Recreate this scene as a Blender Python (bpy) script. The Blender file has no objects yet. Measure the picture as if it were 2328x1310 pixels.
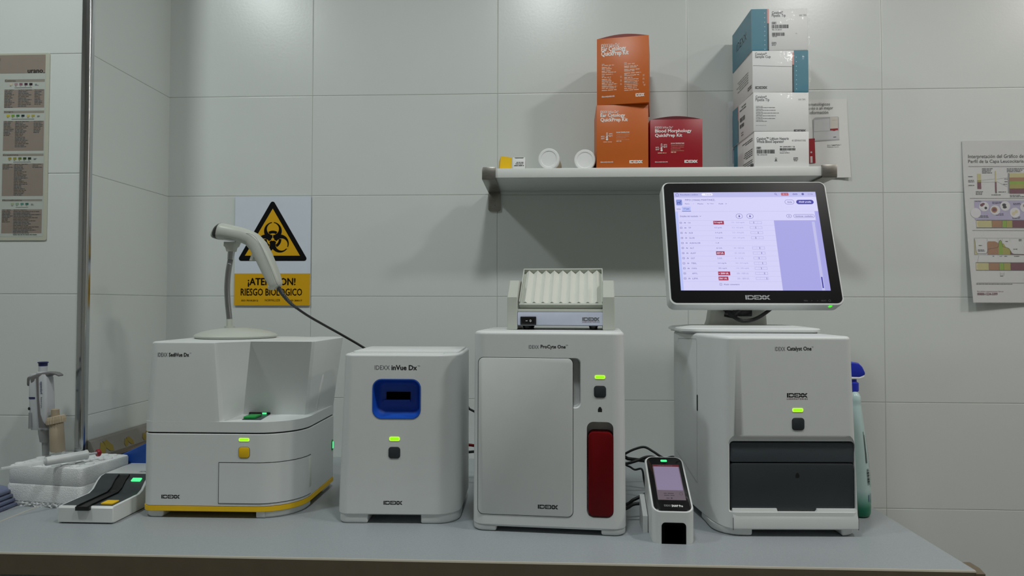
import bpy, bmesh, math, random
from mathutils import Vector, Matrix
random.seed(7)
C = bpy.context.scene.collection
PI = math.pi

# ------------------------------------------------------------------ camera
# world: X along the back wall, Y into it (wall face at Y = 0), Z up from the worktop
CAM_H, CAM_D, FPX = 0.3834, 1.70, 1545.2
YAW, PITCH, ROLL = math.radians(2.567), math.radians(1.444), math.radians(0.123)
_f = Vector((-math.sin(YAW) * math.cos(PITCH), math.cos(YAW) * math.cos(PITCH), math.sin(PITCH)))
_r0 = Vector((math.cos(YAW), math.sin(YAW), 0)); _u0 = _r0.cross(_f)
_r = _r0 * math.cos(ROLL) + _u0 * math.sin(ROLL); _u = -_r0 * math.sin(ROLL) + _u0 * math.cos(ROLL)
CAM = Vector((0, -CAM_D, CAM_H))
cam_data = bpy.data.cameras.new('camera'); cam = bpy.data.objects.new('camera', cam_data); C.objects.link(cam)
cam_data.sensor_fit = 'HORIZONTAL'; cam_data.sensor_width = 36; cam_data.lens = FPX / 2328 * 36
cam_data.clip_start = 0.01
m = Matrix((_r, _u, -_f)).transposed().to_4x4(); m.translation = CAM
cam.matrix_world = m
bpy.context.scene.camera = cam
vs = bpy.context.scene.view_settings
vs.view_transform = 'Standard'; vs.look = 'None'; vs.gamma = 1; vs.use_curve_mapping = False
vs.exposure = 0.1

# ------------------------------------------------------------------ light
w = bpy.data.worlds.new('world'); bpy.context.scene.world = w; w.use_nodes = True
w.node_tree.nodes['Background'].inputs[0].default_value = (0.5, 0.53, 0.55, 1)
w.node_tree.nodes['Background'].inputs[1].default_value = 0.05
def lamp(x, y, z, power, size, col):
    l = bpy.data.lights.new('ceiling_lamp', 'AREA'); l.shape = 'DISK'; l.size = size; l.energy = power; l.color = col
    o = bpy.data.objects.new('ceiling_lamp', l); C.objects.link(o); o.location = (x, y, z)
    return o
lamp(-1.13, -1.02, 1.655, 7.6, 0.16, (0.93, 1.0, 0.985))
lamp(0.01, -1.02, 1.655, 6.9, 0.16, (0.95, 1.0, 0.99))
lamp(1.03, -1.02, 1.655, 7.6, 0.16, (1.0, 0.975, 0.955))
lamp(2.05, -1.02, 1.655, 7.4, 0.16, (1.0, 0.94, 0.885))

# ------------------------------------------------------------------ measuring helpers
def ray(px, py):
    return _r * ((px - 1164) / FPX) + _u * ((655 - py) / FPX) + _f
def on_z(px, py, z):
    d = ray(px, py); return CAM + d * ((z - CAM_H) / d.z)
def on_y(px, py, y):
    d = ray(px, py); return CAM + d * ((y + CAM_D) / d.y)
class Face:
    """vertical plane of an object's front: x along it, y behind it, z up; local to the object's empty"""
    def __init__(s, loc, yaw=0.0):
        s.loc = Vector(loc); s.yaw = yaw
        s.ux = Vector((math.cos(yaw), math.sin(yaw), 0)); s.n = Vector((-math.sin(yaw), math.cos(yaw), 0))
    def at(s, px, py, off=0.0):
        d = ray(px, py); p0 = s.loc + s.n * off
        p = CAM + d * ((p0 - CAM).dot(s.n) / d.dot(s.n)) - s.loc
        return p.dot(s.ux), p.z
    def x(s, px, py, off=0.0): return s.at(px, py, off)[0]
    def z(s, px, py, off=0.0): return s.at(px, py, off)[1]
def counter_face(pl, pr):
    a, b = on_z(*pl, 0), on_z(*pr, 0); d = b - a
    return Face((a + b) / 2, math.atan2(d.y, d.x))

# ------------------------------------------------------------------ materials
def lin(c):
    if isinstance(c, str): c = tuple(int(c[i:i + 2], 16) / 255 for i in (0, 2, 4))
    return tuple(x / 12.92 if x <= 0.04045 else ((x + 0.055) / 1.055) ** 2.4 for x in c) + (1,)
def mat(name, col, rough=0.45, metal=0.0, var=0.03, scale=40.0, bump=0.0, bscale=300.0, spec=0.5, em=0.0, coat=0.0, aniso=None):
    mt = bpy.data.materials.new(name); mt.use_nodes = True; nt = mt.node_tree; b = nt.nodes['Principled BSDF']
    c = lin(col); b.inputs['Roughness'].default_value = rough; b.inputs['Metallic'].default_value = metal
    b.inputs['Specular IOR Level'].default_value = spec; b.inputs['Coat Weight'].default_value = coat
    tc = nt.nodes.new('ShaderNodeTexCoord')
    if em > 0:
        b.inputs['Base Color'].default_value = (0.02, 0.02, 0.02, 1)
        b.inputs['Emission Color'].default_value = c; b.inputs['Emission Strength'].default_value = em * 0.94
        b.inputs['Specular IOR Level'].default_value = 0.2
        return mt
    n = nt.nodes.new('ShaderNodeTexNoise'); n.inputs['Scale'].default_value = scale; n.inputs['Detail'].default_value = 4
    mp = nt.nodes.new('ShaderNodeMapping'); nt.links.new(tc.outputs['Object'], mp.inputs['Vector'])
    if aniso: mp.inputs['Scale'].default_value = aniso
    nt.links.new(mp.outputs['Vector'], n.inputs['Vector'])
    r = nt.nodes.new('ShaderNodeValToRGB'); nt.links.new(n.outputs['Fac'], r.inputs['Fac'])
    r.color_ramp.elements[0].position = 0.3; r.color_ramp.elements[1].position = 0.7
    r.color_ramp.elements[0].color = tuple(x * (1 - var) for x in c[:3]) + (1,)
    r.color_ramp.elements[1].color = tuple(min(1, x * (1 + var)) for x in c[:3]) + (1,)
    nt.links.new(r.outputs['Color'], b.inputs['Base Color'])
    if bump > 0:
        n2 = nt.nodes.new('ShaderNodeTexNoise'); n2.inputs['Scale'].default_value = bscale; n2.inputs['Detail'].default_value = 3
        nt.links.new(mp.outputs['Vector'], n2.inputs['Vector'])
        bp = nt.nodes.new('ShaderNodeBump'); bp.inputs['Strength'].default_value = bump; bp.inputs['Distance'].default_value = 0.002
        nt.links.new(n2.outputs['Fac'], bp.inputs['Height']); nt.links.new(bp.outputs['Normal'], b.inputs['Normal'])
    return mt
def film(name, col, gloss=0.12, tint=(1, 1, 1, 1), rough=0.08, bump=0.5, bscale=45):
    mt = bpy.data.materials.new(name); mt.use_nodes = True; nt = mt.node_tree
    for n in list(nt.nodes):
        if n.type != 'OUTPUT_MATERIAL': nt.nodes.remove(n)
    out = [n for n in nt.nodes if n.type == 'OUTPUT_MATERIAL'][0]
    tr = nt.nodes.new('ShaderNodeBsdfTransparent'); tr.inputs[0].default_value = tint
    gl = nt.nodes.new('ShaderNodeBsdfPrincipled'); gl.inputs['Roughness'].default_value = rough; gl.inputs['Base Color'].default_value = lin(col)
    mx = nt.nodes.new('ShaderNodeMixShader'); mx.inputs[0].default_value = gloss
    tc = nt.nodes.new('ShaderNodeTexCoord'); n = nt.nodes.new('ShaderNodeTexNoise'); n.inputs['Scale'].default_value = bscale
    bp = nt.nodes.new('ShaderNodeBump'); bp.inputs['Strength'].default_value = bump; bp.inputs['Distance'].default_value = 0.01
    nt.links.new(tc.outputs['Object'], n.inputs['Vector']); nt.links.new(n.outputs['Fac'], bp.inputs['Height']); nt.links.new(bp.outputs['Normal'], gl.inputs['Normal'])
    nt.links.new(tr.outputs[0], mx.inputs[1]); nt.links.new(gl.outputs[0], mx.inputs[2]); nt.links.new(mx.outputs[0], out.inputs['Surface'])
    return mt

M = {}
M['tile'] = mat('wall_tile', 'd3d8d5', 0.29, var=0.012, scale=6, bump=0.045, bscale=160)
M['grout'] = mat('grout', 'a4a5a0', 0.9)
M['shell'] = mat('white_plastic', 'd8dcdb', 0.42, var=0.008, bump=0.05, bscale=900)
M['shell_warm'] = mat('cream_plastic', 'd6d8d0', 0.45, var=0.01)
M['gap'] = mat('seam_black', '17191a', 0.7)
M['ink'] = mat('black_ink', '16181a', 0.6)
M['ink_grey'] = mat('grey_ink', '55585a', 0.6)
M['ink_pale'] = mat('pale_grey_ink', '8d9092', 0.6)
M['ink_red'] = mat('dark_red_ink', '6d1a22', 0.6)
M['ink_navy'] = mat('navy_ink', '1d2a63', 0.6)
M['white_ink'] = mat('white_ink', 'eceeec', 0.6)
M['charcoal'] = mat('charcoal_plastic', '30363a', 0.4)
M['charcoal_light'] = mat('slate_plastic', '434b51', 0.42)
M['black'] = mat('black_plastic', '0b0c0e', 0.35)
M['gloss_black'] = mat('glossy_black_glass', '07080b', 0.12, spec=0.6)
M['bezel'] = mat('satin_black_bezel', '030406', 0.36, spec=0.2)
M['yellow'] = mat('yellow_plastic', 'f0c208', 0.45)
M['blue'] = mat('blue_plastic', '1a54bd', 0.42)
M['red'] = mat('red_plastic', '6c0209', 0.45, spec=0.2)
M['void'] = mat('dark_slot', '020203', 0.9, spec=0.05)
M['green'] = mat('green_plastic', '1c9a45', 0.4)
M['led'] = mat('lime_status_led', (0.60, 0.97, 0.04), em=1.0)
M['led_rim'] = mat('lime_led_rim', (0.80, 1.0, 0.30), em=0.95)
M['led_green'] = mat('green_status_led', (0.35, 1.0, 0.62), em=1.0)
M['led_pure'] = mat('green_power_led', (0.25, 1.0, 0.10), em=1.0)
M['steel'] = mat('brushed_steel', '96938d', 0.36, metal=1.0, var=0.12, scale=60, aniso=(1, 1, 12))
M['chrome'] = mat('chrome', 'b9bcbd', 0.16, metal=1.0, var=0.02)
M['dark_metal'] = mat('gunmetal', 'a2a4a6', 0.26, metal=1.0)
M['cable'] = mat('black_cable', '0d0e10', 0.5)
M['worktop'] = mat('grey_laminate', '9aa0a4', 0.38, var=0.07, scale=420, bump=0.02, bscale=500)
M['worktop_lip'] = mat('beige_laminate_lip', 'b5b0a2', 0.5)
M['worktop_edge'] = mat('brown_edge_band', '6b604e', 0.5, var=0.06, scale=30)
M['board'] = mat('white_shelf_foil', 'd9dcd9', 0.45, var=0.01)
M['paper'] = mat('white_paper', 'dcddda', 0.7, var=0.01)
M['card'] = mat('white_card', 'e3e4e3', 0.5, var=0.01)
M['stand'] = mat('greige_plastic', 'b9bdb4', 0.4, var=0.015)

# ------------------------------------------------------------------ mesh builder
FRONT = lambda y=0.0: (lambda u, v, d=0.0: (u, y - d, v))
def rr(x0, y0, x1, y1, r, n=6):
    """rounded rectangle, counter-clockwise; r = one radius or (x0y0, x1y0, x1y1, x0y1)"""
    if not hasattr(r, '__len__'): r = (r,) * 4
    out = []
    for (cx, cy, a0, q) in ((x0 + r[0], y0 + r[0], PI, r[0]), (x1 - r[1], y0 + r[1], 1.5 * PI, r[1]), (x1 - r[2], y1 - r[2], 0, r[2]), (x0 + r[3], y1 - r[3], .5 * PI, r[3])):
        for i in range(n + 1):
            a = a0 + i / n * PI / 2; out.append((cx + q * math.cos(a), cy + q * math.sin(a)))
    return out
def smooth_path(pts, k=8):
    P = [Vector(p) for p in pts]; out = []
    for i in range(len(P) - 1):
        a, b, c, d = P[max(i - 1, 0)], P[i], P[i + 1], P[min(i + 2, len(P) - 1)]
        for j in range(k):
            t = j / k
            out.append(0.5 * ((2 * b) + (c - a) * t + (2 * a - 5 * b + 4 * c - d) * t * t + (3 * b - a - 3 * c + d) * t ** 3))
    out.append(P[-1]); return out
_text_cache = {}
def text_mesh(s, bold):
    k = (s, bold)
    if k not in _text_cache:
        cu = bpy.data.curves.new('t', 'FONT'); cu.body = s; cu.size = 1; cu.offset = bold; cu.resolution_u = 2; cu.fill_mode = 'FRONT'
        ob = bpy.data.objects.new('t', cu)
        me = bpy.data.meshes.new_from_object(ob)
        V = [tuple(v.co) for v in me.vertices]; Fc = [tuple(p.vertices) for p in me.polygons]
        bpy.data.objects.remove(ob); bpy.data.curves.remove(cu); bpy.data.meshes.remove(me)
        _text_cache[k] = (V, Fc)
    return _text_cache[k]
class MB:
    def __init__(s): s.v = []; s.f = []; s.mi = []
    def add(s, V, Fs, mi=0):
        o = len(s.v); s.v += [tuple(p) for p in V]
        for f in Fs: s.f.append([i + o for i in f]); s.mi.append(mi)
    def poly(s, T, pts, mi=0, d=0.0): s.add([T(u, v, d) for u, v in pts], [range(len(pts))], mi)
    def rect(s, T, u0, v0, u1, v1, mi=0, d=0.0): s.poly(T, [(u0, v0), (u1, v0), (u1, v1), (u0, v1)], mi, d)
    def ring(s, T, outer, inner, mi=0, d=0.0):
        n = len(outer); s.add([T(u, v, d) for u, v in outer + inner], [(i, (i + 1) % n, n + (i + 1) % n, n + i) for i in range(n)], mi)
    def line(s, T, u0, v0, u1, v1, w, mi=0, d=0.0):
        a = Vector((u1 - u0, v1 - v0)); L = a.length or 1; q = Vector((-a.y, a.x)) / L * w / 2
        s.poly(T, [(u0 - q.x, v0 - q.y), (u1 - q.x, v1 - q.y), (u1 + q.x, v1 + q.y), (u0 + q.x, v0 + q.y)], mi, d)
    def pline(s, T, pts, w, mi=0, d=0.0):
        for (a, b) in zip(pts[:-1], pts[1:]): s.line(T, *a, *b, w, mi, d)
    def text(s, T, st, u0, v0, u1, v1, mi=0, bold=0.0, d=0.0):
        V, Fc = text_mesh(st, 0.0)
        if bold > 0:   # heavier weight: the same outline struck five times, a hair apart
            k = len(V); q = bold; N = []; G = []
            for i, (a, b) in enumerate(((0, 0), (q, 0), (-q, 0), (0, q * .7), (0, -q * .7))):
                N += [(p[0] + a, p[1] + b, i * 2e-5) for p in V]; G += [tuple(x + i * k for x in f) for f in Fc]
            V, Fc = N, G
        xs = [p[0] for p in V]; ys = [p[1] for p in V]; ax, bx, ay, by = min(xs), max(xs), min(ys), max(ys)
        s.add([T(u0 + (p[0] - ax) / (bx - ax) * (u1 - u0), v0 + (p[1] - ay) / (by - ay) * (v1 - v0), d + (p[2] if bold > 0 else 0)) for p in V], Fc, mi)
    def greek(s, T, u0, v1, u1, lines, lh, mi=0, d=0.0, fill=(0.6, 1.0), h=0.5):
        """lines of tiny illegible print as broken word-length dashes, from the top v1 down"""
        for i in range(lines):
            v = v1 - (i + 0.75) * lh; end = u0 + (u1 - u0) * random.uniform(*fill); u = u0
            while u < end:
                L = lh * random.uniform(0.8, 3.2); e = min(u + L, end); s.rect(T, u, v, e, v + lh * h, mi, d); u = e + lh * 0.35
    def barcode(s, T, u0, v0, u1, v1, mi=0, d=0.0, n=34):
        u = u0; st = (u1 - u0) / n
        while u < u1 - st * 0.5:
            wd = st * random.choice((0.45, 0.45, 0.8, 1.3)); s.rect(T, u, v0, min(u + wd, u1), v1, mi, d); u += wd + st * random.choice((0.4, 0.4, 0.8))
    def logo(s, T, u0, v0, u1, v1, mi=0, d=0.0):
        """the five-letter block logo, letters cut by one horizontal line"""
        W, H = u1 - u0, v1 - v0
        def p(*pts): s.poly(T, [(u0 + x * W, v0 + y * H) for x, y in pts], mi, d)
        p((0, 0), (.066, 0), (.066, 1), (0, 1))
        for a, b in ((1, 1), (0, -1)):
            q = lambda y: y if a else 1 - y
            def pp(*pts):
                pts = [(x, q(y)) for x, y in pts]; p(*(pts if a else pts[::-1]))
            pp((.085, .56), (.145, .56), (.145, .76), (.27, .76), (.30, .56), (.345, .56), (.335, .8), (.29, .97), (.25, 1), (.085, 1))
            pp((.355, .56), (.415, .56), (.415, .78), (.555, .78), (.555, 1), (.355, 1))
            pp((.555, 1), (.555, .93), (.61, .56), (.735, .56), (.79, 1), (.71, 1), (.672, .72), (.625, 1))
            pp((.745, 1), (.80, .56), (.92, .56), (1.0, 1), (.925, 1), (.865, .72), (.815, 1))
        p((.425, .42), (.545, .42), (.545, .58), (.425, .58))
    def loft(s, loops, mi=0, cap0=True, cap1=True):
        n = len(loops[0]); o = len(s.v)
        V = [p for L in loops for p in L]; Fs = []
        for k in range(len(loops) - 1):
            for i in range(n):
                j = (i + 1) % n; Fs.append((k * n + i, k * n + j, (k + 1) * n + j, (k + 1) * n + i))
        if cap0: Fs.append(tuple(range(n))[::-1])
        if cap1: Fs.append(tuple((len(loops) - 1) * n + i for i in range(n)))
        s.add(V, Fs, mi)
    def rprism(s, u0, v0, u1, v1, r, yf, yb, bev=0.001, mi=0, n=6, T=None):
        """rounded-rectangle plate with a softened front rim: front at depth yf, back at yb"""
        if T is None: T = lambda u, v, d: (u, d, v)
        def lp(ins, y): return [T(u, v, y) for u, v in rr(u0 + ins, v0 + ins, u1 - ins, v1 - ins, max(r - ins, 1e-5), n)]
        if bev > 0: L = [lp(bev, yf), lp(bev * .3, yf + bev * .3), lp(0, yf + bev), lp(0, yb)]
        else: L = [lp(0, yf), lp(0, yb)]
        s.loft(L, mi)
    def box(s, x0, y0, z0, x1, y1, z1, mi=0, bev=0.0):
        if bev <= 0:
            s.loft([[(x0, y0, z), (x1, y0, z), (x1, y1, z), (x0, y1, z)] for z in (z0, z1)], mi)
        else:
            def lp(ins, z): return [(a, b, z) for a, b in rr(x0 + ins, y0 + ins, x1 - ins, y1 - ins, max(bev - ins, 1e-5), 2)]
            k = bev * .3
            s.loft([lp(bev, z0), lp(k, z0 + k), lp(0, z0 + bev), lp(0, z1 - bev), lp(k, z1 - k), lp(bev, z1)], mi)
    def tube(s, pts, r, n=10, mi=0, cap=True):
        P = [Vector(p) for p in pts]; rs = r if hasattr(r, '__len__') else [r] * len(P); loops = []
        t0 = (P[1] - P[0]).normalized(); up = Vector((0, 0, 1)) if abs(t0.z) < .9 else Vector((0, 1, 0)); nx = t0.cross(up).normalized()
        for i, p in enumerate(P):
            t = (P[min(i + 1, len(P) - 1)] - P[max(i - 1, 0)]).normalized()
            nx = (nx - t * nx.dot(t)).normalized(); ny = t.cross(nx)
            loops.append([p + (nx * math.cos(a) + ny * math.sin(a)) * rs[i] for a in [2 * PI * j / n for j in range(n)]])
        s.loft(loops, mi, cap, cap)
    def lathe(s, prof, c=(0, 0, 0), ax=(0, 0, 1), n=24, mi=0, sq=1.0):
        """profile of (radius, height) turned about an axis"""
        A = Vector(ax).normalized(); q = Vector((0, 1, 0)) if abs(A.y) < .9 else Vector((1, 0, 0)); X = A.cross(q).normalized(); Y = A.cross(X); c = Vector(c)
        s.loft([[c + A * h + (X * math.cos(a) * sq + Y * math.sin(a)) * max(r, 1e-5) for a in [2 * PI * j / n for j in range(n)]] for r, h in prof], mi)
    def build(s, name, mats, parent=None, smooth=35, wn=False, loc=None, recalc=True):
        me = bpy.data.meshes.new(name); me.from_pydata(s.v, [], s.f)
        if not isinstance(mats, (list, tuple)): mats = [mats]
        for x in mats: me.materials.append(M[x] if isinstance(x, str) else x)
        me.polygons.foreach_set('material_index', s.mi)
        if recalc:
            b = bmesh.new(); b.from_mesh(me); bmesh.ops.recalc_face_normals(b, faces=b.faces); b.to_mesh(me); b.free()
        if smooth: me.shade_smooth(); me.set_sharp_from_angle(angle=math.radians(smooth))
        me.update()
        o = bpy.data.objects.new(name, me); C.objects.link(o); o.parent = parent
        if loc is not None: o.location = loc
        if wn:
            md = o.modifiers.new('normals', 'WEIGHTED_NORMAL'); md.keep_sharp = True; md.weight = 80
        return o
    def flat(s, name, mats, parent=None): return s.build(name, mats, parent, smooth=0, recalc=False)
def cut(o, *cutters):
    """carve hollows into a mesh with closed cutter shapes"""
    wn = [m for m in o.modifiers]
    for m_ in wn: o.modifiers.remove(m_)
    tmp = []
    for mb in cutters:
        c = mb.build('cutter', [], None, smooth=0); tmp.append(c)
        md = o.modifiers.new('b', 'BOOLEAN'); md.operation = 'DIFFERENCE'; md.object = c; md.solver = 'EXACT'
        c.matrix_world = o.parent.matrix_world if o.parent else Matrix()
        if o.parent: c.parent = o.parent; c.matrix_parent_inverse = Matrix(); c.matrix_basis = Matrix()
    bpy.context.view_layer.update()
    dg = bpy.context.evaluated_depsgraph_get()
    me = bpy.data.meshes.new_from_object(o.evaluated_get(dg))
    old = o.data; o.modifiers.clear(); o.data = me; me.name = o.name; bpy.data.meshes.remove(old)
    for c in tmp:
        d = c.data; bpy.data.objects.remove(c); bpy.data.meshes.remove(d)
    me.shade_smooth(); me.set_sharp_from_angle(angle=math.radians(35))
    md = o.modifiers.new('normals', 'WEIGHTED_NORMAL'); md.keep_sharp = True; md.weight = 80
    return o
def tag(o, label, cat, group=None):
    o['label'] = label; o['category'] = cat
    if group: o['group'] = group
    return o
def thing(name, label, cat, loc=(0, 0, 0), yaw=0.0, group=None):
    o = bpy.data.objects.new(name, None); C.objects.link(o); o.location = loc; o.rotation_euler = (0, 0, yaw); o.empty_display_size = 0.03
    return tag(o, label, cat, group)
def ftag(name, label, cat, F, group=None): return thing(name, label, cat, F.loc, F.yaw, group)
def struct(o): o['kind'] = 'structure'; return o
# ------------------------------------------------------------------ the setting
TW, TH, TX0, TZ0 = 0.47400, 0.25626, -0.58760, 0.53373 + CAM_H
XL, YP = -0.962, -0.309               # return wall and the wall panel left of it
ZC, ZF = 1.70, -0.90
def tiled(name, u0, u1, v0, v1, T, ux0, back):
    mb = MB(); g, b, dp = 0.0003, 0.0017, 0.0009
    us = [u0] + [ux0 + TW * k for k in range(-12, 14) if u0 + .004 < ux0 + TW * k < u1 - .004] + [u1]
    vz = sorted([v0, v1] + [TZ0 - TH * k for k in range(-8, 14) if v0 + .004 < TZ0 - TH * k < v1 - .004])
    for a, c in zip(us[:-1], us[1:]):
        for e, f in zip(vz[:-1], vz[1:]):
            a1, c1, e1, f1 = a + g, c - g, e + g, f - g
            o = [(a1, e1), (c1, e1), (c1, f1), (a1, f1)]; i = [(a1 + b, e1 + b), (c1 - b, e1 + b), (c1 - b, f1 - b), (a1 + b, f1 - b)]
            mb.add([T(p, q, dp) for p, q in o] + [T(p, q, dp * .25) for p, q in [(x + (y - x) * .35, z + (w_ - z) * .35) for (x, z), (y, w_) in zip(o, i)]] + [T(p, q, 0) for p, q in i],
                   [(0, 1, 5, 4), (1, 2, 6, 5), (2, 3, 7, 6), (3, 0, 4, 7), (4, 5, 9, 8), (5, 6, 10, 9), (6, 7, 11, 10), (7, 4, 8, 11), (8, 9, 10, 11)])
    mb.loft([[T(u0, v0, d), T(u1, v0, d), T(u1, v1, d), T(u0, v1, d)] for d in (dp * .8, back)], 1)
    return struct(mb.build(name, ['tile', 'grout'], smooth=0))
tiled('wall_back', XL - .0025, 2.4, ZF, ZC, lambda u, v, d: (u, d, v), TX0, 0.08)
tiled('wall_left', YP + .008, 0.0025, ZF, ZC, lambda u, v, d: (XL - d, u, v), 0.1, 0.06)
tiled('wall_left_front', -2.4, XL - 0.002, ZF, ZC, lambda u, v, d: (u, YP + d, v), -1.30, 0.06)
M['plaster'] = mat('white_paint', 'd8d8d2', 0.8); M['floor'] = mat('grey_floor_tile', '77777a', 0.5, var=.05)
def slab(name, x0, y0, z0, x1, y1, z1, mt):
    mb = MB(); mb.box(x0, y0, z0, x1, y1, z1); return struct(mb.build(name, mt, smooth=0))
slab('floor', -2.4, -3.6, ZF - .05, 2.4, 0.08, ZF, 'floor')
slab('ceiling', -2.4, -3.6, ZC, 2.4, 0.08, ZC + .05, 'plaster')
slab('wall_right', 2.4, -3.6, ZF, 2.45, 0.08, ZC, 'plaster')
slab('wall_far_left', -2.45, -3.6, ZF, -2.4, YP, ZC, 'plaster')
slab('wall_behind', -2.4, -3.65, ZF, 2.4, -3.6, ZC, 'plaster')
mb = MB()
pl = [(-.979, YP + .004), (-.979, YP - .0015), (-.971, YP - .0025)] + [(-.969 + .0085 * math.sin(a), YP + .006 - .0085 * math.cos(a)) for a in [i * PI / 16 for i in range(0, 9)]] + [(-.9605, YP + .012), (-.968, YP + .012)]
mb.loft([[(x, y, z) for x, y in pl] for z in (0.0, ZC)])
struct(mb.build('trim_1', 'chrome', smooth=25))

# worktop, its left neighbour and the cabinet below
XR, YF = 0.628, -0.677
a, b = on_z(0, 1187, 0), on_z(88, 1148, 0); XS = (a.x + b.x) / 2
def worktop(name, label, x0, x1, strip=None):
    t = thing(name, label, 'worktop', ((x0 + x1) / 2, YF / 2, -0.034)); ox, oy, oz = t.location
    mb = MB(); mb.box(x0 - ox, YF + .003 - oy, 0, x1 - ox, -.0005 - oy, .034); mb.build('top', 'worktop', t, smooth=0)
    mb = MB(); mb.loft([[(x, y - oy, z) for y, z in ((YF + .003, .0005), (YF, .0005), (YF, .0315), (YF + .001, .0336), (YF + .003, .0340))] for x in (x0 - ox, x1 - ox)], 0)
    mb.mi = [1 if k in (2, 3) else 0 for k in range(len(mb.f))]
    mb.build('edge_band', ['worktop_edge', 'worktop_lip'], t, smooth=0)
    if strip:
        mb = MB(); mb.box(-(x1 - x0) / 2 - .004, YF - oy, .030, -(x1 - x0) / 2 - .0002, YP - oy, .0341); mb.build('joint_strip', 'worktop_lip', t, smooth=0)
    return t
wt = worktop('worktop', 'long grey laminate worktop carrying the white analyzers', XS + .004, XR, True)
mb = MB()   # moulded end of the front edge at the free right corner
mb.loft([[(XR - wt.location.x + x, y - wt.location.y, z) for y, z in ((YF - .001, .0), (YF - .001, .030), (YF + .012, .0338), (YF + .035, .0338), (YF + .035, .0))] for x in (-.001, .012)])
mb.build('end_cap', 'worktop_edge', wt, smooth=0)
worktop('worktop', 'grey laminate worktop left of the pale joint strip', -2.2, XS)
for x0, x1, lb in ((-2.2, XS + .002, 'cream base cabinet under the left worktop piece'), (XS + .006, XR - .02, 'cream base cabinet under the long worktop')):
    t = thing('base_cabinet', lb, 'cabinet', ((x0 + x1) / 2, -.36, ZF)); W = x1 - x0
    y1 = (-.002 if x0 > -2 else YP - .002) + .36
    mb = MB(); mb.box(-W / 2, -.275, 0.0, W / 2, y1, .8655); mb.build('body', 'shell_warm', t, smooth=0)
    nd = max(1, round(W / .45))
    for k in range(nd):
        a, b = -W / 2 + W / nd * k + .002, -W / 2 + W / nd * (k + 1) - .002
        mb = MB(); mb.box(a, -.295, .1, b, -.2755, .855, bev=.002); d = mb.build('door', 'shell_warm', t)
        mb = MB(); mb.tube([(b - .04, -.32, .66), (b - .04, -.32, .80)], .005); mb.box(b - .044, -.32, .67, b - .036, -.296, .678); mb.box(b - .044, -.32, .782, b - .036, -.296, .79)
        mb.build('handle', 'steel', d)

# ------------------------------------------------------------------ small shared parts of the analyzers
EPS = 0.00015
def led(parent, F, x0, y0, x1, y1, y=0.0):
    mb = MB(); (u0, v1), (u1, v0) = F.at(x0, y0), F.at(x1, y1); r = (v1 - v0) * .38
    mb.rprism(u0, v0, u1, v1, r, y - .0008, y + .002, .0004, 1); mb.rprism(u0 + .0016, v0 + .0013, u1 - .0016, v1 - .0013, r * .6, y - .0011, y + .002, .0002, 0)
    mb.build('status_light', ['led', 'led_rim'], parent)
def button(parent, F, x0, y0, x1, y1, mt='charcoal', y=0.0, name='button'):
    mb = MB(); (u0, v1), (u1, v0) = F.at(x0, y0), F.at(x1, y1); r = (v1 - v0) * .24; g = .0006
    mb.rprism(u0 - g, v0 - g, u1 + g, v1 + g, r + g, y - .0003, y + .002, .0001, 1)
    mb.rprism(u0, v0, u1, v1, r, y - .0013, y + .002, .0007, 0)
    mb.build(name, [mt, 'gap'], parent)
def padlock(mb, T, cx, v0, s, mi=0):
    mb.rect(T, cx - s * .38, v0, cx + s * .38, v0 + s * .58, mi)
    mb.poly(T, [(cx + s * .30 * math.cos(a), v0 + s * .58 + s * .36 * math.sin(a)) for a in [i * PI / 8 for i in range(9)]], mi)
def pxtext(mb, F, T, st, x0, y0, x1, y1, mi=0, bold=0.0, d=0.0):
    (u0, v1), (u1, v0) = F.at(x0, y0), F.at(x1, y1); mb.text(T, st, u0, v0, u1, v1, mi, bold, d)
def pxlogo(mb, F, T, x0, y0, x1, y1, mi=0, d=0.0):
    (u0, v1), (u1, v0) = F.at(x0, y0), F.at(x1, y1); mb.logo(T, u0, v0, u1, v1, mi, d)
def pxrect(mb, F, T, x0, y0, x1, y1, mi=0, d=0.0):
    (u0, v1), (u1, v0) = F.at(x0, y0), F.at(x1, y1); mb.rect(T, u0, v0, u1, v1, mi, d)
def pxgreek(mb, F, T, x0, y0, x1, n, lh, mi=0, d=0.0, fill=(.6, 1.0), h=.5):
    (u0, v1), (u1, v0) = F.at(x0, y0), F.at(x1, y0 + lh); mb.greek(T, u0, v1, u1, n, v1 - v0, mi, d, fill, h)
def pxline(mb, F, T, x0, y0, x1, y1, wpx, mi=0, d=0.0):
    a, b = F.at(x0, y0), F.at(x1, y1); mb.line(T, *a, *b, wpx * .0009, mi, d)
def shell_loops(x0, x1, y0, y1, rad, zs):
    """zs: list of (z, inset, dx0, dx1) -> stacked plan outlines"""
    out = []
    for z, ins, d0, d1 in zs:
        out.append([(x, y, z) for x, y in rr(x0 + ins + d0, y0 + ins, x1 - ins + d1, y1 - ins, [max(q - ins, .0005) for q in rad], 8)])
    return out
def top_round(z0, z1, r, d0=(0, 0), d1=(0, 0)):
    """sections from z0 up to z1 with a rounded top rim"""
    L = [(z0, 0) + d0]
    for i in range(5):
        a = i / 4 * PI / 2; L.append((z1 - r + r * math.sin(a), r * (1 - math.cos(a))) + d1)
    return L
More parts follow.
